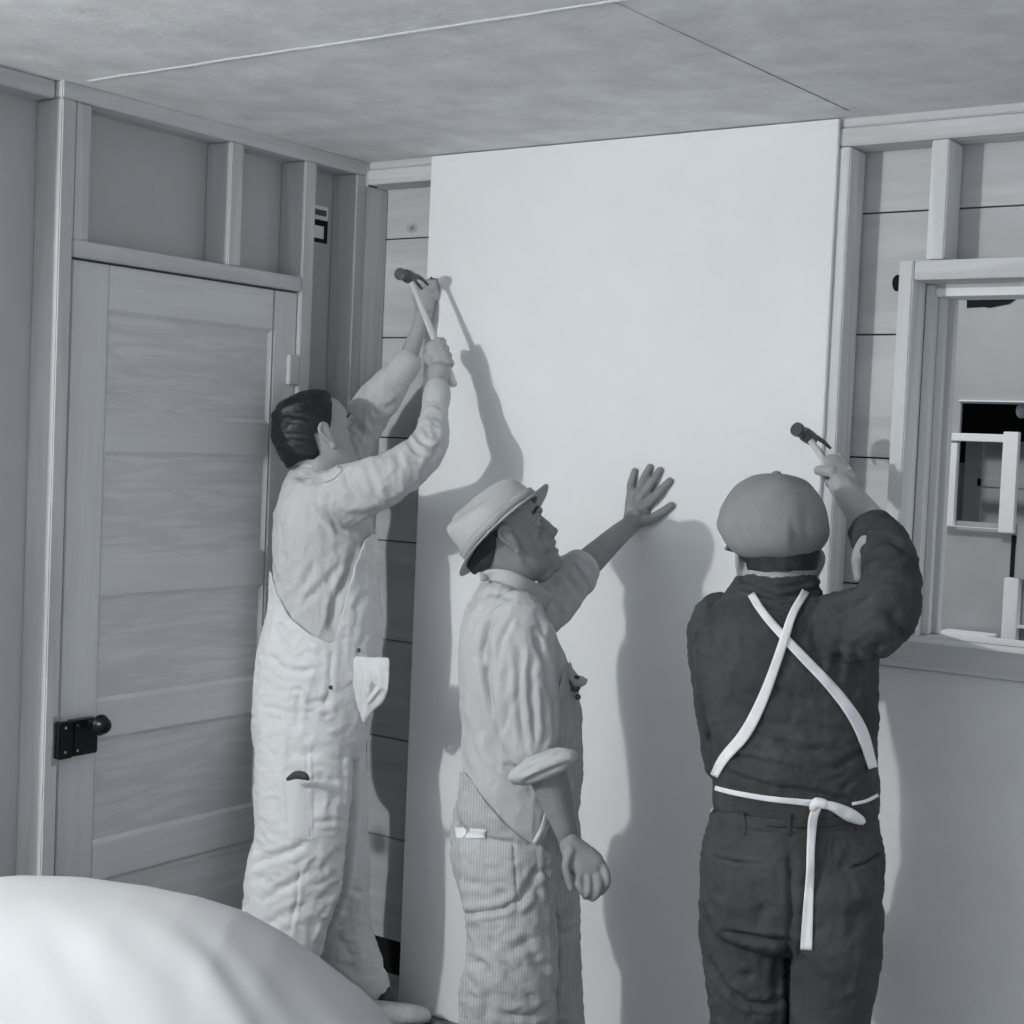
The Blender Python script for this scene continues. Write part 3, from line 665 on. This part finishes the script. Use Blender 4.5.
tag(solid('nail', [loft([tuple(nl+Vector((0, .015, 0)))+(.0016, .0016), tuple(nl-Vector((0, .02, 0)))+(.0016, .0016), tuple(nl-Vector((0, .021, 0)))+(.004, .004), tuple(nl-Vector((0, .0225, 0)))+(.004, .004)], (1, 0, 0), 10, 2, dome=False)], MATS['iron']), 'nail pinched at the top left edge of the white wallboard', 'nail')
# ================================================================== man in the hat, open hand on the sheet
f2 = img_dir(.90, .42, .10); c2 = at(505, 536, .53); R2 = frame(f2, img_dir(-.42, .90, 0)); s2 = 1.05
TO2 = [(510, 580, 0.520, 24, 26), (507, 598, 0.520, 33, 42), (505, 625, 0.520, 45, 54), (511, 660, 0.520, 53, 56), (518, 700, 0.520, 59, 52), (520, 740, 0.520, 59, 50), (521, 780, 0.520, 58, 50), (517, 812, 0.520, 58, 50)]
HP2 = [(518, 800, 0.480, 57, 50), (516, 830, 0.480, 62, 52), (515, 862, 0.480, 62, 52), (517, 890, 0.480, 54, 48)]
LN2 = [(510, 850, 0.550, 52, 40), (509, 880, 0.560, 49, 38), (510, 915, 0.570, 44, 37), (512, 950, 0.570, 45, 36), (508, 1000, 0.570, 48, 36), (506, 1050, 0.570, 44, 34), (506, 1110, 0.570, 40, 32)]
LF2 = [(536, 855, 0.390, 40, 38), (540, 890, 0.380, 37, 36), (546, 930, 0.370, 33, 34), (549, 980, 0.360, 32, 33), (551, 1030, 0.350, 31, 32), (553, 1090, 0.350, 29, 30)]
AR2 = [(516, 612, 0.610, 24, 26), (519, 632, 0.630, 31, 30), (523, 670, 0.640, 33, 29), (527, 710, 0.640, 32, 27), (532, 742, 0.630, 29, 24), (538, 756, 0.620, 23, 20)]
AL2 = [(540, 618, 0.380, 22, 24), (556, 598, 0.320, 24, 24), (570, 580, 0.280, 22, 22), (576, 572, 0.260, 21, 21)]
body = [limb(TO2, .84), limb(HP2, .86), limb(LN2, .8), limb(LF2, .8), limb(AR2, .72), limb(AL2, .75)] + head_parts(c2, R2, s2, .004, .006, .15)
body += [loft([tuple(at(514, 612, .53))+(.044, .044), tuple(at(512, 585, .53))+(.052, .054), tuple(at(507, 560, .53))+(.055, .058), tuple(c2-R2@Vector((.02, 0, .03)))+(.055, .058)], RT, 22, 4)]
# hanging arm and hand
body += [fpx([(541, 752, 0.620, 18), (549, 778, 0.610, 19), (556, 800, 0.600, 16.5), (563, 822, 0.590, 12.5), (568, 838, 0.580, 10.5), (573, 850, 0.575, 11.5)])]
body += [loft(pk([(569, 842, .62, 11, 8), (577, 854, .615, 15.5, 8), (588, 866, .61, 18, 8), (592, 871, .608, 15, 7)]), RT, 18, 4)]
for k in [[(571, 850, .63, 5), (566, 865, .65, 4.6), (568, 878, .655, 4.0), (571, 889, .655, 3.3)],
          [(580, 868, .615, 4.6), (578, 880, .635, 4.2), (580, 888, .64, 3.9), (583, 893, .635, 3.3)],
          [(588, 872, .610, 4.6), (589, 884, .63, 4.2), (588, 893, .635, 3.9), (585, 897, .625, 3.2)],
          [(596, 870, .60, 4.6), (599, 884, .62, 4.3), (597, 894, .625, 3.9), (592, 899, .62, 3.3)],
          [(602, 864, .59, 4.3), (607, 876, .60, 4.0), (606, 886, .605, 3.6), (601, 893, .605, 3.0)]]: body.append(fpx(k))
# reaching arm and spread hand
body += [fpx([(572, 579, .275, 13), (589, 562, .225, 14.5), (603, 549, .175, 13), (618, 535, .11, 11), (630, 525, .055, 9.5), (636, 518, .035, 10)])]
body += [loft(pk([(632, 523, .042, 10, 6), (637, 513, .030, 13.5, 6), (640, 502, .024, 15, 5.5), (641, 493, .021, 14.5, 5)]), RT, 18, 4)]
for k in [[(631, 497, .021, 4.3), (631, 486, .022, 4.3), (633, 478, .020, 4.0), (635, 470.5, .0175, 3.5)],
          [(637, 496, .022, 4.6), (641, 486, .026, 4.6), (646, 475, .022, 4.3), (650.5, 466.5, .018, 3.7)],
          [(642, 498, .022, 4.7), (648, 489, .026, 4.7), (655, 478, .022, 4.4), (660.5, 469.5, .018, 3.8)],
          [(648, 505, .022, 4.8), (656, 496, .026, 4.8), (664, 487, .022, 4.4), (670.5, 480.5, .018, 3.8)],
          [(642, 521, .035, 6.0), (651, 519, .030, 5.4), (661, 513, .024, 4.6), (672, 505, .019, 3.8)]]: body.append(fpx(k))
for px, d, fx in ((506, .61, 0), (553, .39, 1)):
    g = at(px, 1110 if not fx else 1090, d); body.append(loft([tuple(g)+(.042, .042), (g.x, g.y, .08, .04, .04)], RT, 16, 4))
p2 = link('person', fuse(body, .003, 2), MATS['skin_dark'], None, True)
me = p2.data
crease(me, [([(543, 553), (548, 551), (553, 552)], 1.6, .003), ([(522, 545), (528, 562), (540, 575)], 3.5, .003), ([(635, 500), (640, 490)], 2, .002), ([(568, 842), (576, 846)], 2, .0015),
            ([(532, 512), (541, 514)], 2.5, .004), ([(584, 872), (584, 890)], 1.5, .0015), ([(592, 874), (593, 893)], 1.5, .0015)])
tag(p2, 'man in a light felt hat and striped overalls, pressing an open hand on the wallboard', 'person')
eyes(p2, c2, R2, s2); brows(p2, c2, R2, s2)
ax = img_dir(-.69, .72, .20); R_h = frame(img_dir(.72, .69, 0), ax); ch = at(503, 529, .53)
hair_shell('hair', c2, R2, s2, MATS['greyhair'], p2, lambda l: l[:, 0] < .030-.85*np.clip(.06-l[:, 2], 0, 1),
           lambda l: (l[:, 2] > -.066) & ~((np.abs(l[:, 1]) > .05) & (l[:, 0] > -.028) & (l[:, 2] < .005)), .006, wave=.0015, zmax=.022)
_h = [o for o in p2.children if o.name.startswith('hair')][0]
cut(_h.data, lambda P, co: (co-np.array(ch))@np.array(ax) < -.004)
# shirt
me = fuse([limb(TO2), limb(AR2), limb(AL2)], .0045, 4)
crease(me, [([(505, 610), (490, 628), (484, 650), (488, 680), (492, 712)], 3.2, .013), ([(492, 650), (490, 672)], 3, .010), ([(512, 620), (502, 640), (497, 670)], 3, .007),
            ([(541, 615), (552, 640), (560, 668), (564, 690)], 2.6, -.008), ([(535, 630), (545, 660), (553, 700), (557, 740)], 3.5, .007), ([(520, 650), (518, 700), (524, 745)], 4, .007),
            ([(508, 660), (506, 700), (512, 750)], 4, .007), ([(530, 660), (532, 700), (535, 745)], 3.5, .006), ([(472, 600), (490, 594), (512, 596)], 3, .005), ([(465, 640), (475, 620), (492, 606)], 3.5, .004),
            ([(475, 690), (482, 730), (500, 765)], 5, .006), ([(465, 720), (478, 755), (495, 780)], 5, .005), ([(476, 655), (486, 672)], 3, .006), ([(545, 690), (546, 730), (541, 750)], 3, .006),
            ([(500, 765), (515, 768), (520, 784)], 3.5, .008), ([(565, 575), (577, 590), (580, 600)], 3, .005), ([(512, 700), (500, 735)], 4, .005), ([(553, 600), (560, 615)], 3, .006)])
ruffle(me, .0035, 12, (1, 1, .5), 41); ruffle(me, .0020, 26, (1, 1, .5), 19, ridge=True)
shirt2 = link('shirt', me, MATS['shirt_mid'], p2, True)
def roll(path, m, parent, tube, seed):
    ks = catmull(path, 6); P = [loft([tuple(Vector(k[:3]))+(k[3], k[4]) for k in ks], RT, 12, 1)]
# rolled cuffs as thick soft bands
me = fuse([loft(pk([(518, 777, .66, 8, 17), (528, 773, .66, 12, 20), (543, 766, .658, 14, 21), (558, 760, .652, 13, 19), (571, 757, .645, 8, 13)]), UP, 24, 5)], .004, 2)
crease(me, [([(520, 774), (540, 763), (562, 752)], 2.2, .005), ([(524, 782), (546, 772), (570, 762)], 2.2, .006)]); ruffle(me, .003, 25, seed=2)
link('rolled_cuff', me, MATS['shirt_mid'], shirt2, True)
me = fuse([limb([(568, 582, .28, 23.5, 23), (576, 573, .265, 24, 23), (581, 567, .255, 21, 20)])], .004, 3)
crease(me, [([(568, 562), (580, 575), (585, 590)], 3, .006)]); ruffle(me, .003, 25, seed=6)
link('rolled_cuff', me, MATS['shirt_mid'], shirt2, True)
# overalls
qx = [430, 458, 466, 474, 488, 505, 522, 533, 540, 546, 550, 553, 557, 562, 568, 620]; qy = [768, 770, 773, 782, 803, 822, 837, 843, 828, 806, 770, 720, 690, 668, 662, 662]
OV2 = [(a, b, c, d+1.8, e+1.5) for a, b, c, d, e in TO2[2:]]
me = fuse([limb(OV2), limb(HP2, 1, .003), limb(LN2), limb(LF2)], .0045, 3)
crease(me, [([(513, 838), (515, 870), (517, 910)], 1.8, .004), ([(540, 848), (541, 890), (544, 912)], 2.2, -.004), ([(517, 905), (528, 885), (540, 866)], 4, .009), ([(520, 912), (535, 895)], 3, -.006),
            ([(464, 914), (480, 912), (505, 908), (515, 900)], 3.2, .011), ([(458, 895), (480, 900), (510, 892)], 5, .005), ([(545, 870), (553, 910), (555, 960), (553, 1010)], 3, .010),
            ([(450, 835), (480, 838), (512, 842)], 3, .003), ([(470, 960), (482, 965), (492, 975)], 5, .009), ([(500, 960), (520, 985), (535, 1000)], 5, .007), ([(505, 1014), (530, 1016), (550, 1005)], 4, .009),
            ([(520, 930), (535, 960), (548, 985)], 5, .006), ([(560, 935), (578, 925)], 5, .008), ([(556, 920), (576, 915)], 4, .006), ([(490, 990), (485, 1020)], 5, .007), ([(560, 870), (578, 860)], 4, .004),
            ([(455, 870), (470, 885), (500, 885)], 6, .005), ([(530, 940), (510, 950)], 5, .007)])
ruffle(me, .0045, 10, (1, 1, .7), 51); ruffle(me, .0022, 24, (1, 1, 1.2), 22, ridge=True)
cut(me, lambda P, co: P[:, 1] > np.interp(P[:, 0], qx, qy))
ov2 = link('overalls', me, MATS['hickory'], p2, True); thick(ov2, .004, .6)
t2 = tree_of([shirt2, ov2])
patch('hip_patch', t2, [(455, 827), (486, 830), (485, 838), (456, 838)], MATS['mark'], ov2, .009, .001)['label'] = 'white worn patch at the hip'
# strap edge from the side opening up to the bib
ribbon('strap', t2, [(534, 843, 4), (543, 826, 4), (549, 802, 4)], MATS['overall_white'], ov2, .004, .003, .6)
b = at(576, 686, .50); R_ = frame(img_dir(1, 0, -.6), UP)
solid('strap_buckle', [fpx([(572, 680, .47, 2), (577, 677, .50, 2), (580, 683, .47, 2), (577, 690, .50, 2), (572, 688, .50, 2), (571, 682, .50, 2)])], MATS['iron'], ov2)
solid('strap_end', [loft(pk([(568, 668, .50, 4, 3), (575, 680, .495, 6, 3), (583, 681, .49, 5, 3), (586, 680, .49, 2, 2)]), UP, 12, 4)], MATS['hickory'], ov2)
solid('button', [ellipsoid(at(578, 697, .50), (.007, .007, .007), 12, 8)], MATS['iron'], ov2)
ribbon('collar', tree_of([p2, shirt2]), [(480, 577, 8), (494, 575, 12), (510, 578, 14), (526, 586, 15), (541, 596, 18), (549, 603, 16)], MATS['shirt_mid'], shirt2, .008, .005, .6)
# hat
ax = img_dir(-.69, .72, .20); R_h = frame(img_dir(.72, .69, 0), ax); ch = at(503, 529, .53)
V = []; F = []; NS = 64
prof = [(0, .098), (.2, .100), (.45, .105), (.7, .112), (.88, .112), (.97, .104), (1.0, .090), (1.03, .06), (1.07, .03), (1.09, .008), (1.10, .0), (1.16, -.002), (1.26, -.004), (1.38, -.006), (1.50, -.008), (1.58, -.008)]
for i, (r, z) in enumerate(prof):
    for k in range(NS):
        th = 2*math.pi*k/NS; cx, sy = math.cos(th), math.sin(th)
        x = r*.100*cx; y = r*.083*sy
        if r > 1.1: x = (.110+(r-1.1)*.078*1.0)*cx; y = (.0913+(r-1.1)*.078)*sy
        zz = z*(1.04-.48*min(1, max(0, .05-y)/.125)) if r < 1.1 else z
        if r <= 1.0: zz -= .040*math.exp(-((y-.022)/.020)**2)*(1 if r < .8 else .7)*(1 if abs(x) < .08 else .7); zz -= .014*max(0, cx)*min(r, 1); zz += .006*max(0, -cx)
        if 1.0 < r < 1.1: zz -= .006*max(0, cx)
        if .5 < r <= 1.07 and cx > .1: y *= 1-.14*cx
        if r > 1.1: zz += (r-1.1)*(.02*max(0, cx)**3)+.002*math.sin(3*th+1)
        zz += .0015*noise.noise(Vector((x*30, y*30, z*30)))
        V.append(ch+R_h@Vector((x, y, zz)))
    if i:
        for k in range(NS):
            a = (i-1)*NS+k; b = (i-1)*NS+(k+1) % NS; F.append((a, a+NS, b+NS, b))
V.append(sum((V[k] for k in range(NS)), Vector())/NS); F += [(len(V)-1, k, (k+1) % NS) for k in range(NS)]
hat = solid('felt_hat', [(V, F)], MATS['felt'], p2); thick(hat, .0035, 0)
sb = hat.modifiers.new('sub', 'SUBSURF'); sb.levels = 1; sb.render_levels = 1
V = []; F = []
for i, z in enumerate((.004, .014, .024)):
    for k in range(NS):
        th = 2*math.pi*k/NS; r = 1.095-z*.5; cx = math.cos(th)
        V.append(ch+R_h@Vector((r*.102*cx*1.005+.001*cx, (r*.085*math.sin(th))*(1-.10*max(0, cx))*1.01, z)))
    if i:
        for k in range(NS): a = (i-1)*NS+k; b = (i-1)*NS+(k+1) % NS; F.append((a, b, b+NS, a+NS))
hb = solid('hat_band', [(V, F)], MATS['band'], hat); thick(hb, .002, 1)
g = at(506, 1110, .61); boot('boot', (g.x-.06, g.y-.04), (g.x+.17, g.y+.13), MATS['boot_dark'], p2)
g = at(553, 1090, .39); boot('boot', (g.x-.06, g.y-.04), (g.x+.15, g.y+.15), MATS['boot_dark'], p2)
# ================================================================== man in the flat cap seen from behind
f3 = img_dir(-.10, .02, 1); c3 = at(778, 563, .44); R3 = frame(f3, img_dir(-.03, 1, 0)); s3 = 1.04
TO3 = [(780, 590, .46, 38, 36), (778, 596, .46, 52, 38), (779, 606, .46, 80, 44), (785, 630, .46, 91, 50), (787, 665, .46, 93, 52), (792, 705, .46, 86, 52), (794, 745, .46, 82, 50), (796, 780, .46, 83, 50), (796, 806, .46, 84, 50)]
HP3 = [(796, 806, .46, 80, 46), (794, 830, .46, 86, 50), (792, 860, .46, 91, 54), (791, 890, .46, 90, 54), (791, 915, .46, 85, 50)]
LL3 = [(748, 890, .47, 46, 44), (746, 930, .47, 46, 43), (749, 970, .47, 43, 40), (751, 1020, .46, 40, 38), (752, 1080, .46, 37, 36), (752, 1150, .46, 33, 33), (752, 1185, .46, 32, 32)]
LR3 = [(834, 890, .45, 47, 44), (836, 930, .45, 45, 42), (834, 970, .45, 42, 40), (829, 1020, .45, 38, 38), (827, 1080, .45, 35, 36), (826, 1150, .45, 32, 33), (826, 1185, .45, 31, 32)]
AR3 = [(842, 628, .45, 38, 36), (868, 622, .48, 40, 36), (888, 604, .49, 33, 32), (893, 578, .46, 28, 28), (888, 556, .42, 26, 26), (879, 540, .39, 25, 24)]
AL3 = [(722, 620, .43, 30, 30), (712, 640, .41, 25, 28), (712, 680, .38, 21, 24), (716, 720, .35, 19, 22), (722, 765, .32, 18, 20), (735, 750, .24, 17, 17), (745, 725, .17, 15, 15)]
T3 = at(809, 438, .12); B3 = T3+(at(852, 502, .20)-T3)
body = [limb(TO3, .84), limb(HP3, .86), limb(LL3, .82), limb(LR3, .82), limb(AR3, .74), limb(AL3, .78)] + head_parts(c3, R3, s3, flat=.6)
body += [loft([tuple(at(780, 600, .46))+(.078, .070), tuple(at(779, 583, .46))+(.076, .066), tuple(at(778, 560, .45))+(.070, .066)], RT, 22, 4)]
body += [fpx([(884, 545, .41, 16), (872, 525, .35, 17), (857, 506, .28, 15.5), (846, 492, .22, 13), (840, 484, .19, 12)])]
G3 = T3+(B3-T3)*.60
body += grip(G3, T3-B3, img_dir(.35, -.1, -.9), 1.0, 1)
body += [fpx([(745, 725, .17, 11), (752, 700, .10, 9), (756, 688, .05, 9)]), loft(pk([(756, 690, .045, 10, 6), (760, 672, .028, 17, 6), (762, 660, .022, 16, 5)]), RT, 16, 4)]
for k in range(4): body.append(fpx([(750+8*k, 662, .022, 4.4), (749+9*k, 645-abs(k-1.4)*2, .024, 4.3), (748+10*k, 630+abs(k-1.4)*4, .018, 3.7)]))
body.append(fpx([(768, 682, .035, 6), (780, 672, .026, 5), (788, 662, .02, 4)]))
p3 = link('person', fuse(body, .003, 2), MATS['skin'], None, True)
tag(p3, 'man seen from behind in flat cap and dark work clothes with crossed white apron straps', 'person')
eyes(p3, c3, R3, s3); brows(p3, c3, R3, s3)
hair_shell('hair', c3, R3, s3, MATS['greyhair'], p3, lambda l: l[:, 0] < .030-.3*np.clip(.06-l[:, 2], 0, 1),
           lambda l: (l[:, 2] > -.012) & ~((np.abs(l[:, 1]) > .05) & (l[:, 0] > -.028) & (l[:, 2] < .005)), .004, wave=.0015, zmax=.035)
me = fuse([limb(TO3), limb(AR3), limb(AL3), loft(pk([(781, 602, .46, 46, 42), (781, 592, .46, 40, 40)]), RT, 24, 4)], .0045, 4)
crease(me, [([(745, 588), (775, 598), (810, 592), (828, 582)], 2.6, .009), ([(742, 581), (775, 589), (812, 582)], 2.2, .007), ([(750, 600), (780, 608), (810, 602)], 3, .007),
            ([(818, 568), (830, 568), (838, 576)], 2.5, .010), ([(715, 600), (712, 630), (716, 660)], 4, .006), ([(700, 700), (712, 740), (724, 760)], 3.5, .010),
            ([(720, 770), (760, 785), (800, 790), (850, 800)], 3.5, .009), ([(735, 755), (780, 765), (830, 780)], 3, .005), ([(830, 770), (850, 758), (868, 745)], 3.5, .008), ([(840, 790), (860, 772), (872, 765)], 3, .007),
            ([(835, 610), (850, 602), (872, 598)], 4, .010), ([(855, 585), (868, 562), (890, 552)], 3.5, .011), ([(860, 600), (880, 580), (905, 580)], 4, .010), ([(868, 545), (885, 540), (905, 550)], 3.5, .009),
            ([(890, 610), (900, 630), (900, 645)], 5, .010), ([(845, 600), (842, 640), (835, 680)], 5, .006), ([(875, 640), (870, 690), (862, 720)], 6, .009), ([(860, 650), (850, 700)], 5, .006),
            ([(730, 700), (760, 720), (790, 730)], 5, .006), ([(770, 740), (800, 752), (840, 750)], 5, .006), ([(740, 640), (770, 650)], 5, .004), ([(760, 690), (800, 700), (840, 690)], 6, .005), ([(720, 740), (745, 765)], 4, .006)])
ruffle(me, .006, 8, (1, 1, .8), 61); ruffle(me, .0022, 22, (1, 1, 1.2), 25, ridge=True)
shirt3 = link('shirt', me, MATS['shirt_dark'], p3, True)
me = fuse([limb([(886, 552, .42, 27, 26), (879, 540, .39, 28, 27), (874, 533, .37, 25, 24)])], .004, 3); ruffle(me, .006, 20, seed=4); crease(me, [([(858, 545), (875, 530), (895, 535)], 3, .008)])
link('rolled_cuff', me, MATS['shirt_dark'], shirt3, True)
me = fuse([limb([(859, 578, .44, 4, 6), (858, 563, .44, 7, 8), (862, 549, .44, 8, 9), (872, 536, .43, 9, 8)])], .003, 3); ruffle(me, .003, 30, seed=8)
link('sleeve_lining', me, MATS['band'], shirt3, True)['label'] = 'pale lining showing at the pushed-up sleeve'
# trousers
me = fuse([limb(HP3), limb(LL3), limb(LR3)], .0045, 3)
crease(me, [([(714, 856), (735, 862), (760, 864)], 2.0, .009), ([(850, 868), (865, 862), (880, 852)], 2.0, .012), ([(728, 930), (745, 936), (765, 938), (788, 940)], 3.2, .013), ([(790, 850), (791, 900), (790, 940)], 4, .008), ([(790, 945), (788, 985), (789, 1024)], 4, .022),
            ([(710, 960), (725, 985), (745, 1002), (765, 1005), (785, 995)], 3.5, .012), ([(786, 940), (778, 970), (776, 990)], 5, .010), ([(722, 826), (760, 832), (795, 834), (870, 828)], 2, .003),
            ([(800, 955), (815, 975), (830, 985)], 6, .007), ([(800, 880), (830, 890), (860, 880)], 8, .006), ([(755, 880), (765, 905), (758, 925)], 7, .006), ([(703, 850), (706, 870), (703, 895)], 3, .006), ([(870, 950), (860, 1000)], 5, .008), ([(735, 975), (752, 978)], 5, .006), ([(860, 900), (850, 940)], 7, .005)])
ruffle(me, .005, 9, (1, 1, .8), 71); ruffle(me, .002, 24, (1, 1, 1), 29, ridge=True)
cut(me, lambda P, co: P[:, 1] > 812)
tr3 = link('trousers', me, MATS['trouser_dark'], p3, True); thick(tr3, .004, .6)
t3 = tree_of([shirt3, tr3])
for a, b in ((742, 744), (789, 789), (862, 859)): ribbon('belt_loop', t3, [(a, 813, 4), (b, 824, 4), (b, 835, 4)], MATS['trouser_dark'], tr3, .004, .003, .5)
ribbon('waistband', t3, [(716, 815, 7), (745, 820, 8), (790, 824, 8), (840, 822, 8), (874, 817, 7)], MATS['trouser_dark'], tr3, .002, .002, .5)
# apron: straps crossed on the back, waist tie with bow and hanging end, front panel
A = MATS['apron']
ap = solid('apron', [(lambda k: ([Vector(v) for v in k[0]], k[1]))(loft(pk([(796, 812, .46, 86, 48), (794, 850, .46, 86, 58), (793, 930, .46, 80, 60)]), RT, 40, 6, dome=False))], A, p3)
co, nr = arr(ap.data); vw = co-np.array(CAM); vw /= np.linalg.norm(vw, axis=1)[:, None]
cut(ap.data, lambda P, c_: ((c_-np.array(at(794, 860, .46)))@np.array(FW)) > .012)
thick(ap, .002, 0)
tt = tree_of([shirt3, tr3, p3])
ribbon('apron_strap', tt, [(751, 594, 7.5), (764, 614, 8), (785, 638, 8.5), (803, 657, 9.5), (826, 681, 10), (846, 705, 11), (862, 732, 12), (873, 768, 9)], A, ap, .004, .002)
ribbon('apron_strap', tt, [(806, 591, 7.5), (793, 613, 8), (784, 640, 9), (773, 672, 9.5), (760, 705, 11), (744, 735, 12), (724, 758, 10), (714, 776, 8)], A, ap, .0065, .002)
ribbon('waist_tie', tt, [(715, 788, 4.5), (735, 793, 5), (770, 799, 5.5), (800, 802, 6), (818, 804, 8)], A, ap, .005, .002)
ribbon('waist_tie', tt, [(852, 804, 3), (866, 801, 3), (878, 795, 3)], A, ap, .005, .002)
ribbon('bow_loop', tt, [(822, 804, 7), (834, 807, 9), (848, 814, 13), (860, 820, 9), (864, 823, 3)], A, ap, .012, .004, bow=.004)
ribbon('tie_end', tt, [(818, 806, 8), (813, 818, 9), (811, 845, 8), (810, 875, 8), (808, 910, 10), (806, 950, 12)], A, ap, .009, .002)
solid('knot', [fpx([(813, 808, .60, 4), (817, 803, .605, 5.5), (824, 804, .60, 5)])], A, ap)
# cap
R_c = frame(img_dir(0, -.04, 1), img_dir(.10, 1, -.06)); cc = at(773, 521, .45); k_ = 1/scl(cc)
V = []; F = []; NS, NR = 72, 30
for i in range(NR+1):
    ph = math.pi*i/NR
    for k in range(NS):
        th = 2*math.pi*k/NS; z = math.cos(ph); r = math.sin(ph)**.85 if z > 0 else (1-abs(z)**2.7)**(1/2.7)
        seam = 1-.018*math.exp(-((((th/(2*math.pi)*8) % 1)-.5)/.10)**2)*(1 if z > -.2 else 0)
        sag = 1+.07*math.exp(-((z+.15)/.35)**2)
        fold = .018*math.sin(th*9+z*3+2*noise.noise(Vector((th*2, z*2, 0))))*math.exp(-((z+.35)/.35)**2)
        x = r*58*sag*(seam+fold)*math.cos(th); y = r*51.5*sag*(seam+fold)*math.sin(th)
        zz = 47*z if z > 0 else 42*math.copysign(abs(z)**1.0, z)
        if z > 0: zz = 47*z**.92-6*max(0, .5-z)*0
        zz += -4*math.cos(th)*0
        q = Vector((x*1.08-3-(4 if z < 0 else 0)*abs(z), y, zz))*k_
        q += q.normalized()*.0025*noise.noise(q*28)
        V.append(cc+R_c@q)
for i in range(NR):
    for k in range(NS):
        a = i*NS+k; b = i*NS+(k+1) % NS; F.append((a, a+NS, b+NS, b))
V, F = weld(V, F)
cap = solid('flat_cap', [(V, F)], MATS['cap_wool'], p3)
crease(cap.data, [([(770, 515), (772, 535)], 3, .005), ([(780, 520), (782, 545)], 3, .004), ([(792, 520), (795, 548)], 3, .004), ([(735, 520), (742, 550)], 4, .003), ([(804, 515), (806, 540)], 3, .004)])
solid('cap_button', [ellipsoid(cc+R_c@(Vector((4, 0, 48))*k_), (.010, .010, .006), 14, 8)], MATS['cap_wool'], cap)
V = []; F = []
for i in range(9):
    for k in range(25):
        th = math.radians(-62+124*k/24); r = 48+i/8*26*math.cos(math.radians((-62+124*k/24)*1.35))
        V.append(cc+R_c@(Vector((r*math.cos(th)+6, r*.88*math.sin(th), -22-10*(i/8)**1.5))*k_))
    if i:
        for k in range(24): a = (i-1)*25+k; F.append((a, a+1, a+26, a+25))
thick(solid('visor', [(V, F)], MATS['cap_wool'], cap), .005, 0)
for px, d in ((752, .46), (826, .45)):
    g = at(px, 1185, d); boot('boot', (g.x+.02, g.y-.07), (g.x-.03, g.y+.20), MATS['boot_dark'], p3)
hammer('claw_hammer', T3, B3, img_dir(.22, .30, .93), 'claw hammer raised at the right edge of the wallboard by the man in the cap')
# ================================================================== white cloth-covered heap close to the camera
sil = [(-420, 970), (-300, 928), (-140, 900), (-60, 891), (0, 887), (60, 889), (130, 897), (185, 909), (230, 924), (272, 948), (315, 980), (350, 1008), (378, 1036), (402, 1085), (418, 1140), (430, 1300)]
V = []; F = []; NX, NY = 140, 80; DH = 2.85; fh = Vector((FW.x, FW.y, 0)).normalized()
for i in range(NX+1):
    px = -150+580*i/NX; py = float(np.interp(px, [a for a, _ in sil], [b for _, b in sil]))
    if px < -60: py = 889+(-60-px)**2*.05
    top = CAM+(FW+RT*((px-512)/FPX)-UP*((py-512)/FPX))*DH
    for j in range(NY+1):
        off = (j/NY*2-1); h = max(0., 1-abs(off)**2.4)**.6
        p = top+fh*(off*.52); p.z = top.z*h
        u = px*.8+off*260
        f_ = .009*math.sin(u*.028+1.5*noise.noise(Vector((px*.006, off*1.2, 0))))*math.exp(-((off+.42)/.22)**2)*float(np.interp(px, [-100, 40, 200, 330, 420], [.1, .35, 1, 1, .3]))
        f_ += .0055*math.sin(u*.085+2.2*noise.noise(Vector((px*.01, off*2, 7))))*math.exp(-((off+.45)/.25)**2)*float(np.interp(px, [0, 160, 240, 330, 420], [.1, .8, 1, .6, .1]))
        p.z += f_+.006*noise.noise(Vector((px*.008, off*2.2, 4)))*h
        p.z = max(p.z, .004); V.append(p)
    if i:
        for j in range(NY): a_ = (i-1)*(NY+1)+j; F.append((a_, a_+NY+1, a_+NY+2, a_+1))
ds = solid('dust_sheet', [(V, F)], MATS['dust']); thick(ds, .003, -1)
tag(ds, 'rounded heap under a white cloth in the lower left foreground', 'cloth')
